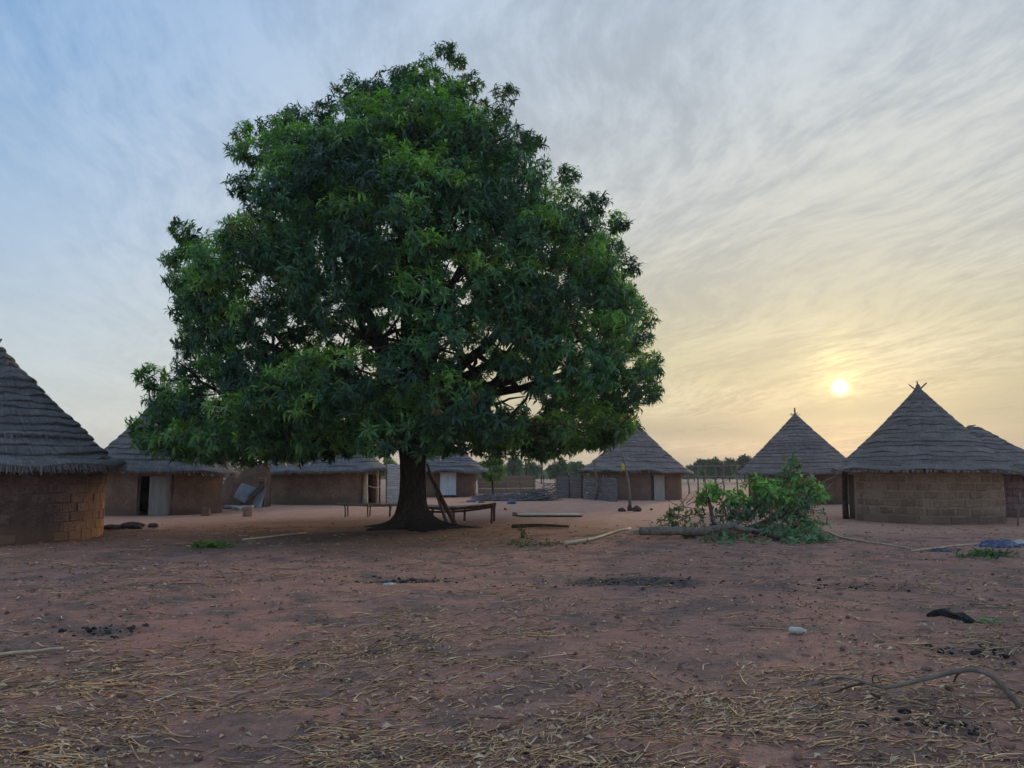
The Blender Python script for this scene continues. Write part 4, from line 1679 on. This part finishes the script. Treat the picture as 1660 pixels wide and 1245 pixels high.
# ------------------------------------------------------------------ grey branch in the foreground
def fallen_branch():
    Y0, Y1 = G(1300, 1122).y, G(1650, 1158).y

    def q(px, py):
        Y = Y0 + (Y1 - Y0) * (px - 1300) / 350
        p = P(px, py, Y)
        p.z = max(p.z, gz(p.x, p.y) + .012)
        return p
    base = q(1430, 1116)
    root = empty('fallen_branch', base)
    tag(root, 'bare arching grey branch lying in the right foreground', 'branch')

    def add(name, pxs, r0, r1, mat):
        pts = [q(*p) - base for p in pxs]
        fine = []
        for i in range(len(pts) - 1):
            a, b, c, d = pts[max(i - 1, 0)], pts[i], pts[i + 1], pts[min(i + 2, len(pts) - 1)]
            for t in (0, .34, .67):
                fine.append(.5 * ((2 * b) + (c - a) * t + (2 * a - 5 * b + 4 * c - d) * t * t + (3 * b - a - 3 * c + d) * t ** 3))
        fine.append(pts[-1])
        m = len(fine) - 1
        pole_obj(name, fine, [(r0 + (r1 - r0) * i / m) * .8 * random.uniform(.85, 1.1) for i in range(m + 1)], mat, root, 8)
    add('stem', [(1655, 1146), (1640, 1130), (1622, 1108), (1600, 1092), (1575, 1086), (1550, 1089), (1510, 1098), (1470, 1108), (1432, 1115)], .024, .018, M['wood_grey'])
    add('stem', [(1432, 1115), (1408, 1108), (1385, 1101), (1360, 1098), (1340, 1102), (1320, 1110), (1296, 1114)], .018, .006, M['wood_grey'])
    add('twig', [(1402, 1107), (1375, 1114), (1355, 1122), (1346, 1132)], .012, .005, M['wood_dark'])
    add('twig', [(1556, 1089), (1550, 1097), (1546, 1106)], .012, .006, M['wood_dark'])
    add('twig', [(1625, 1112), (1600, 1111), (1572, 1109), (1549, 1112)], .010, .005, M['wood_grey'])
    add('twig', [(1645, 1132), (1610, 1130), (1580, 1129), (1550, 1133)], .012, .005, M['wood_grey'])
    add('twig', [(1418, 1112), (1414, 1100), (1420, 1094), (1430, 1112)], .007, .004, M['wood_dark'])
    add('twig', [(1428, 1140), (1420, 1128), (1412, 1124)], .016, .012, M['wood_dark'])


fallen_branch()


# ------------------------------------------------------------------ cut branches with leaves
def leaf_heap():
    base = G(1210, 880)
    root = empty('cut_branch', (base.x, base.y, 0))
    tag(root, 'heap of cut leafy green branches with a thick grey stem, lying right of the tree', 'branch')
    o3 = np.array([base.x, base.y, 0])
    Yb = G(1100, 872).y

    def stem(name, pxs, radii, mat, n=9, near=0.0):
        pts = [P(a, b, Yb - near + dy) - Vector(o3) for a, b, dy in pxs]
        fine, rf = [], []
        for i in range(len(pts) - 1):
            for t in (0, .5):
                fine.append(pts[i].lerp(pts[i + 1], t) + Vector((random.uniform(-.015, .015), 0, random.uniform(-.015, .015))))
                rf.append(radii[i] + (radii[i + 1] - radii[i]) * t)
        fine.append(pts[-1])
        rf.append(radii[-1])
        return pole_obj(name, fine, rf, mat, root, n)
    stem('stem', [(1038, 862, 0), (1065, 861, 0), (1100, 861, 0), (1140, 862, 0), (1165, 856, .1), (1185, 851, .2), (1205, 858, .3), (1235, 862, .3)], [.10, .105, .105, .10, .09, .085, .07, .05], M['wood_grey'], near=.35)
    stem('stem', [(1140, 862, -.3), (1175, 866, -.2), (1210, 860, .1), (1250, 845, .5), (1300, 825, .9)], [.085, .07, .06, .045, .02], M['wood_grey'])
    stem('stem', [(1160, 858, 0), (1155, 840, .1), (1150, 815, .3), (1148, 795, .4)], [.06, .05, .035, .012], M['wood_dark'])
    stem('stem', [(1190, 851, .1), (1215, 838, .5), (1240, 805, .9), (1262, 778, 1.0), (1284, 745, .95)], [.06, .05, .04, .03, .012], M['wood_grey'])
    stem('stem', [(1205, 858, .3), (1250, 840, .4), (1300, 812, .6), (1330, 798, .7)], [.05, .04, .03, .012], M['wood_grey'])
    stem('stem', [(1220, 862, -.3), (1260, 872, -1), (1300, 880, -1.6)], [.05, .04, .02], M['wood_dark'])
    stem('stem', [(1120, 861, -.1), (1130, 870, -.4), (1132, 880, -.7)], [.035, .03, .02], M['wood_grey'])
    # pale torn wood at the broken end
    for i in range(6):
        a = P(1040, 862 + random.uniform(-4, 4), Yb + random.uniform(-.05, .05)) - Vector(o3)
        b = P(1013 + random.uniform(0, 14), 861 + random.uniform(-3, 6), Yb + random.uniform(-.08, .08)) - Vector(o3)
        pole_obj('splinter', [a, a.lerp(b, .6), b], [.045, .035, .006], M['wood_pale'], root, 6)
    # leaves
    groups = []
    rows = [(1165, 882, 28, -1.4, 1), (1205, 886, 34, -1.7, 1), (1250, 886, 34, -1.8, 1), (1290, 880, 36, -1.6, 1), (1328, 874, 26, -1.2, 1), (1275, 868, 36, -.8, 1),
            (1310, 858, 32, -.4, 1), (1230, 850, 30, .2, 0), (1270, 845, 34, .2, 1), (1305, 835, 28, .3, 0), (1190, 838, 24, .3, 0), (1230, 822, 28, .4, 0), (1275, 815, 30, .5, 1), (1310, 812, 20, .5, 1),
            (1240, 795, 24, .6, 2), (1262, 800, 22, .3, 2), (1222, 782, 14, .6, 2), (1285, 790, 22, .7, 2), (1322, 796, 15, .6, 2), (1335, 800, 9, .6, 2), (1285, 768, 24, .8, 0), (1284, 748, 17, .8, 0), (1300, 785, 24, .7, 1), (1255, 815, 26, .4, 1), (1290, 845, 30, .1, 1),  (1262, 775, 16, .7, 0),
            (1150, 800, 14, .4, 2), (1140, 808, 10, .4, 2), (1160, 792, 10, .4, 2), (1192, 803, 18, .5, 2), (1175, 815, 18, .4, 0), (1105, 838, 22, .3, 3), (1075, 842, 12, .3, 3), (1098, 822, 12, .3, 3), (1070, 858, 10, .0, 3), (1112, 858, 18, -.2, 3), (1185, 868, 22, -.7, 1), (1200, 825, 20, .4, 0), (1130, 828, 18, .3, 3), (1090, 830, 10, .3, 3), (1125, 848, 22, .2, 3), (1160, 842, 18, .2, 3), (1085, 850, 14, .2, 3), (1150, 868, 16, -.6, 3), (1345, 884, 14, -1.6, 1)]
    tones = [np.array([.10, .19, .10]), np.array([.135, .245, .125]), np.array([.21, .39, .10]), np.array([.14, .19, .09])]
    for px, py, r, dy, tn in rows:
        c = np.array(P(px, py, Yb + dy))
        rb = r / F_PX * (Yb + dy)
        n = int(105 * rb ** 2) + 6
        if tn == 3:
            n = int(n * .45)
        d = rand_dirs(n)
        p = c + d * np.array([1.3, .9, .42 if dy < -.5 else .95]) * rb * RNG.uniform(.35, 1.2, (n, 1))
        kk = p[:, 2] > .05
        p, d, n = p[kk], d[kk], int(kk.sum())
        ax = d * .8 + np.array([0, -.2, .4])
        groups.append(whorls(p - o3, ax, 8, (.10, .17) if tn != 2 else (.15, .24), (.36, .5), np.where(RNG.random((n, 1)) < .10, np.array([[.20, .14, .075]]), np.tile(tones[tn], (n, 1))) * RNG.uniform(.6, 1.35, (n, 1)), droop=.5, stem=.16, spread=(30, 110)))
    v, f, cc = join_np(groups)
    o = link('foliage', np_mesh('foliage', v, f, cc), M['leaf_soft'], root)
    o['kind'] = 'stuff'
    mb = MB()
    for i in range(160):
        px, py, r, dy, tn = random.choice(rows)
        a = P(px + random.uniform(-r, r), py + random.uniform(-r, r), Yb + dy)
        b = a + Vector((random.uniform(-.5, .5), random.uniform(-.3, .3), random.uniform(-.15, .35)))
        a.z, b.z = max(a.z, .04), max(b.z, .04)
        mb.tube(bent(a - Vector(o3), b - Vector(o3), 3, 0, .05), [.012, .01, .008, .004], 4, False)
    o = mb.build('twigs', M['wood_grey'], root)
    o['kind'] = 'stuff'


leaf_heap()


def weed(px, py, w, h, label, tone, n=40, size=(.08, .16)):
    g = G(px, py)
    root = empty('weed_clump', (g.x, g.y, gz(g.x, g.y)))
    tag(root, label, 'weeds')
    p = np.stack([RNG.normal(0, w * .4, n), RNG.normal(0, w * .25, n), RNG.uniform(.02, h, n)], -1)
    v, f, cc = whorls(p, rand_dirs(n) * .5 + np.array([0, 0, .8]), 7, size, (.28, .4), np.tile(np.array(tone), (n, 1)) * RNG.uniform(.6, 1.3, (n, 1)), .3, .05)
    v[:, 2] = np.maximum(v[:, 2], .004)
    o = link('foliage', np_mesh('foliage', v, f, cc), M['leaf_soft'], root)
    o['kind'] = 'stuff'


weed(340, 890, .55, .12, 'small bright green weed clump before the near left hut', (.11, .24, .045), 40)
weed(1600, 903, .75, .10, 'low green weeds below the blue plastic sheet', (.07, .14, .06), 40)
weed(1598, 1012, .25, .05, 'pale green wilted leaves at the end of the black rag', (.22, .34, .18), 10, (.06, .11))
weed(870, 884, 1.0, .05, 'scattered wilted leaves on the ground left of the peeled stick', (.13, .17, .09), 26, (.08, .14))
weed(850, 873, .12, .30, 'tiny dark seedling standing on the ground below the thin log', (.05, .08, .03), 8, (.08, .12))


# ------------------------------------------------------------------ trees and fields behind
def small_tree(px, top, Y, wpx, label, tone, base_row=None, name='far_tree', n=260, leaf=(.35, .7), bare=False, nl=6, lean=0):
    topp = P(px, top, Y)
    h = topp.z
    root = empty(name, (topp.x, Y, 0))
    tag(root, label, 'tree', 'trees beyond the huts')
    hw = wpx / F_PX * Y
    mb = MB()
    tr = max(.05, h * .02)
    mb.tube(bent((0, 0, -.2), (lean, 0, h * .62), 5, 0, .02), [tr * 1.5, tr * 1.2, tr, tr * .85, tr * .7, tr * .4], 7)
    for i in range(9 if bare else 6):
        a = random.uniform(0, 6.28)
        z0 = h * random.uniform(.3, .6)
        mb.tube(bent((lean * z0 / h, 0, z0), (hw * .8 * math.cos(a), hw * .8 * math.sin(a), h * random.uniform(.65, .98)), 4, .1, .06), [tr * .6, tr * .45, tr * .35, tr * .25, tr * .1], 5)
    mb.build('trunk', M['bark'], root, True)
    if bare:
        return
    # clumps
    K = max(5, n // 22)
    g = []
    for i in range(K):
        d = rand_dirs(1)[0]
        c = np.array([0, 0, h * .62]) + d * np.array([hw * .72, hw * .72, h * .27])
        m = n // K
        dd = rand_dirs(m)
        rr = hw * RNG.uniform(.28, .48)
        p = c + dd * rr * RNG.uniform(.5, 1.05, (m, 1))
        p[:, 2] = np.clip(p[:, 2], .25, h)
        tn = np.array(tone) * RNG.uniform(.75, 1.3)
        g.append(whorls(p, dd + np.array([0, 0, .5]), nl, leaf, (.35, .55), np.tile(tn, (m, 1)), .3, .2))
    v, f, cc = join_np(g)
    o = link('crown', np_mesh('crown', v, f, cc), M['leaf_soft'], root)
    o['kind'] = 'stuff'


small_tree(799, 727, 60, 20, 'bright green young tree beside the roof of the tin door hut', (.11, .22, .05), n=420, leaf=(.18, .34))
small_tree(632, 738, 66, 16, 'pale leafy tree glimpsed between the wide hut roof and the trunk', (.20, .24, .12), n=300, leaf=(.2, .4))
small_tree(832, 742, 110, 16, 'rounded grey green tree behind the brown reed fence', (.10, .17, .10), n=300)
small_tree(862, 752, 120, 18, 'low grey green tree behind the gap in the fences', (.10, .16, .10), n=260)
small_tree(853, 738, 112, 5, 'slender bare tree left of the gap in the fences', (.1, .1, .1), name='bare_tree', bare=True)
small_tree(878, 736, 118, 7, 'bare dead tree above the gap in the fences', (.1, .1, .1), name='bare_tree', bare=True)
small_tree(905, 748, 105, 18, 'dark green tree behind the purple mat screen', (.075, .14, .065), n=300)
small_tree(935, 750, 115, 20, 'spreading green tree left of the far hut roof', (.085, .15, .075), n=300)
small_tree(1140, 745, 150, 18, 'low dark tree just right of the far hut roof', (.06, .105, .05), n=280)
small_tree(1158, 741, 145, 16, 'rounded dark tree between the far hut and the spiked roof', (.055, .10, .05), n=280)
small_tree(1182, 744, 155, 18, 'dark bushy tree left of the spiked hut roof', (.06, .105, .055), n=280)
small_tree(1206, 738, 150, 16, 'taller dark tree touching the spiked hut roof', (.055, .10, .05), n=280)
small_tree(1125, 752, 160, 12, 'small grey green tree at the edge of the far hut eave', (.08, .13, .07), n=200)
small_tree(775, 748, 130, 18, 'grey green tree hidden low behind the tin door hut', (.09, .15, .09), n=240)


def woodland():
    n = 5200
    a = RNG.uniform(-1.2, 1.2, n)
    rad = RNG.uniform(230, 300, n)
    x, y = rad * np.sin(a), rad * np.cos(a)
    h = 3.2 + 2.0 * vnoise(a * 30, rad * .0, 3) + 1.0 * vnoise(a * 110, 0 * a, 4)
    z = np.abs(RNG.uniform(0, 1, n)) * np.maximum(h, 1)
    p = np.stack([x, y, z], -1)
    tone = np.array([.075, .115, .065]) * RNG.uniform(.6, 1.3, (n, 1))
    v, f, cc = whorls(p, rand_dirs(n) + np.array([0, 0, .5]), 7, (1.2, 2.2), (.45, .7), tone, .2, .4)
    v[:, 2] = np.maximum(v[:, 2], 0)
    o = link('far_woodland', np_mesh('far_woodland', v, f, cc), M['leaf_soft'])
    tag(o, 'low band of bush far away on the horizon', 'woodland', kind='stuff')


woodland()


def pole_fence():
    y0 = 62.0
    root = empty('pole_fence', (P(1130, 790, y0).x, y0, 0))
    tag(root, 'rickety pole fence in the field between the far hut and the spiked hut', 'fence')
    off = Vector((P(1130, 790, y0).x, y0, 0))
    for px, top in ((1117, 762), (1132, 754), (1144, 752), (1160, 758), (1173, 750), (1196, 756)):
        a = P(px, 790, y0)
        b = P(px + random.uniform(-3, 3), top, y0) - off
        pole_obj('post', bent(Vector((a.x, a.y, -.1)) - off, b, 4, 0, .02), [.07, .065, .06, .055, .045], M['wood_grey'], root, 6)
    for r0, r1 in ((756, 755), (772, 774)):
        pole_obj('rail', bent(P(1112, r0, y0 - .08) - off, P(1202, r1, y0 - .08) - off, 6, 0, .006), .045, M['wood_grey'], root, 6)


pole_fence()
for (px, r0, r1, lean, lab) in ((1650, 853, 798, 3, 'thin pale stake by the wall at the right edge'), (1374, 838, 816, -2, 'short stake left of the door post of the near right hut'), (1340, 852, 838, 1, 'tiny stake standing on bare ground right of the leaf heap')):
    a = G(px, r0)
    tag(pole_obj('stake', bent(a, P(px + lean, r1, a.y), 3, 0, .015), .022, M['wood_grey'], None, 6, origin=a), lab, 'stake')


# ------------------------------------------------------------------ litter
def tubes3(p0, p1, p2, r, colr):
    """three-sided stalks of two segments"""
    n = len(p0)
    d = unit(p2 - p0)
    s = unit(np.cross(d, np.tile([[0, 0, 1.]], (n, 1)) + RNG.normal(0, .05, (n, 3))))
    u = np.cross(s, d)
    rings = []
    for p, k in ((p0, 1.0), (p1, 1.0), (p2, .7)):
        for a in (0.5, 2.6, 4.7):
            rings.append(p + (s * math.cos(a) + u * math.sin(a)) * (r * k)[:, None])
    v = np.stack(rings, 1).reshape(-1, 3)
    t = []
    for i in (0, 1):
        for j in range(3):
            a, b = i * 3 + j, i * 3 + (j + 1) % 3
            t += [[a, b, b + 3], [a, b + 3, a + 3]]
    f = ((np.arange(n) * 9)[:, None, None] + np.array(t)[None]).reshape(-1, 3)
    return v, f, np.repeat(colr, 9, axis=0)


def straw_density(x, y):
    n = vnoise(x / 1.5 + 3, y / .9, 21) * .6 + vnoise(x / .5, y / .4, 22) * .45
    base = np.interp(y, [3.5, 5.5, 7.5, 10, 14, 20, 30], [.58, .44, .24, .15, .13, .10, .03])
    return np.clip(base + n * np.interp(y, [4, 8, 20], [1.05, .70, .25]), 0, 1)


def straw_litter():
    n = 78000
    y = np.exp(RNG.uniform(math.log(3.2), math.log(27), n))
    x = RNG.uniform(-1, 1, n) * (y * .72 + 1.2)
    k = RNG.random(n) < straw_density(x, y) ** 1.25
    x, y = x[k], y[k]
    n = len(x)
    L = RNG.uniform(.04, .17, n) + (RNG.random(n) < .18) * RNG.uniform(.05, .28, n)
    flow = .30 + .9 * vnoise(x / 1.2, y / 1.2, 31)
    a = flow + RNG.normal(0, .55, n)
    d = np.stack([np.cos(a), np.sin(a), np.zeros(n)], -1)
    s = np.stack([-np.sin(a), np.cos(a), np.zeros(n)], -1)
    c = np.stack([x, y, np.zeros(n)], -1)
    bend = RNG.normal(0, .10, n)[:, None] * L[:, None]
    p0, p2 = c - d * L[:, None] / 2, c + d * L[:, None] / 2
    p1 = c + s * bend
    r = RNG.uniform(.0015, .0054, n) * (1 + .05 * y)
    for p in (p0, p1, p2):
        p[:, 2] = ground_z(p[:, 0], p[:, 1]) + r * .4 + RNG.normal(.003, .007, n)
    pal = np.array([[.64, .41, .215], [.74, .53, .31], [.53, .33, .175], [.42, .26, .15], [.76, .60, .40], [.30, .195, .13]])
    cc = pal[RNG.choice(6, n, p=[.20, .12, .22, .22, .05, .19])] * RNG.uniform(.75, 1.15, (n, 1))
    v, f, cl = tubes3(p0, p1, p2, r, cc)
    o = link('straw_litter', np_mesh('straw_litter', v, f, cl), M['straw'])
    tag(o, 'dry straw scattered over the bare foreground', 'straw', kind='stuff')
    print('straw', n)


straw_litter()


def chips():
    """husks, dry leaves and bark chips"""
    n = 42000
    y = np.exp(RNG.uniform(math.log(3.2), math.log(24), n))
    x = RNG.uniform(-1, 1, n) * (y * .72 + 1.2)
    k = RNG.random(n) < .30 + .6 * straw_density(x, y) + .25 * vnoise(x / .8, y / .8, 77)
    x, y = x[k], y[k]
    n = len(x)
    a = RNG.uniform(0, 6.28, n)
    d = np.stack([np.cos(a), np.sin(a), RNG.normal(0, .12, n)], -1)
    p = np.stack([x, y, ground_z(x, y) + RNG.uniform(.004, .02, n)], -1)
    L = np.minimum(RNG.exponential(.020, n) + .016, .07) * (1 + .04 * y)
    up = np.tile([[0, 0, 1.]], (n, 1)) + RNG.normal(0, .35, (n, 3))
    pal = np.array([[.54, .35, .19], [.28, .17, .11], [.60, .44, .28], [.16, .11, .08], [.44, .25, .15]])
    cc = pal[RNG.choice(5, n)] * RNG.uniform(.7, 1.2, (n, 1))
    v, f, cl = leaves(p, d, up, L, L * RNG.uniform(.25, .5, n), cc, .10, .3)
    o = link('leaf_litter', np_mesh('leaf_litter', v, f, cl), M['straw'])
    tag(o, 'dry leaves, husks and chips scattered on the earth', 'litter', kind='stuff')


chips()


def clods():
    ico = bmesh.new()
    bmesh.ops.create_icosphere(ico, subdivisions=1, radius=1)
    iv = np.array([v.co for v in ico.verts])
    jf = np.array([[v.index for v in f.verts] for f in ico.faces])
    ico.free()
    n = 2400
    y = np.exp(RNG.uniform(math.log(3.2), math.log(26), n))
    x = RNG.uniform(-1, 1, n) * (y * .72 + 1.2)
    size = RNG.exponential(.0058, n) * (1 + .035 * y) + .004
    red = np.array([.28, .155, .12])
    cc = red * RNG.uniform(.5, 1.15, (n, 1))
    xs, ys, ss, cs = [x], [y], [size], [cc]
    for (ax, ay, rx, ry, am) in ASH:
        m = int(95 * am)
        xs.append(RNG.normal(ax, rx * .6, m))
        ys.append(RNG.normal(ay, ry * .6, m))
        ss.append(RNG.exponential(.010, m) + .006)
        cs.append(np.tile([.035, .032, .03], (m, 1)) * RNG.uniform(.5, 2.2, (m, 1)))
    x, y, size, cc = np.concatenate(xs), np.concatenate(ys), np.concatenate(ss), np.concatenate(cs)
    n = len(x)
    size = np.minimum(size, .032)
    sc = size[:, None] * RNG.uniform(.6, 1.4, (n, 3)) * np.array([1.1, 1.1, .7])
    rot = RNG.uniform(0, 6.28, n)
    v = iv[None] * (1 + RNG.normal(0, .16, (n, len(iv), 1))) * sc[:, None]
    vx = v[..., 0] * np.cos(rot)[:, None] - v[..., 1] * np.sin(rot)[:, None]
    vy = v[..., 0] * np.sin(rot)[:, None] + v[..., 1] * np.cos(rot)[:, None]
    v = np.stack([vx + x[:, None], vy + y[:, None], v[..., 2] + (ground_z(x, y) + sc[:, 2] * .35)[:, None]], -1).reshape(-1, 3)
    f = ((np.arange(n) * len(iv))[:, None, None] + jf[None]).reshape(-1, 3)
    o = link('clods', np_mesh('clods', v, f, np.repeat(cc, len(iv), axis=0)), M['clod'])
    tag(o, 'small clods and crumbs of earth and charcoal', 'clods', kind='stuff')


clods()


def haze():
    mb = MB()
    mb.box((0, 120, 9.0), (900, 700, 20))
    o = mb.build('haze', None)
    m = bpy.data.materials.new('dusk haze')
    m.use_nodes = True
    k = N(m.node_tree)
    v = k.add('ShaderNodeVolumePrincipled')
    v.inputs['Color'].default_value = (.86, .88, .92, 1)
    v.inputs['Density'].default_value = .0005
    v.inputs['Anisotropy'].default_value = .1
    q = k.add('ShaderNodeOutputMaterial')
    k.l.new(v.outputs[0], q.inputs['Volume'])
    o.data.materials.append(m)
    tag(o, 'thin dusty evening haze over the compound', 'haze', kind='stuff')


haze()
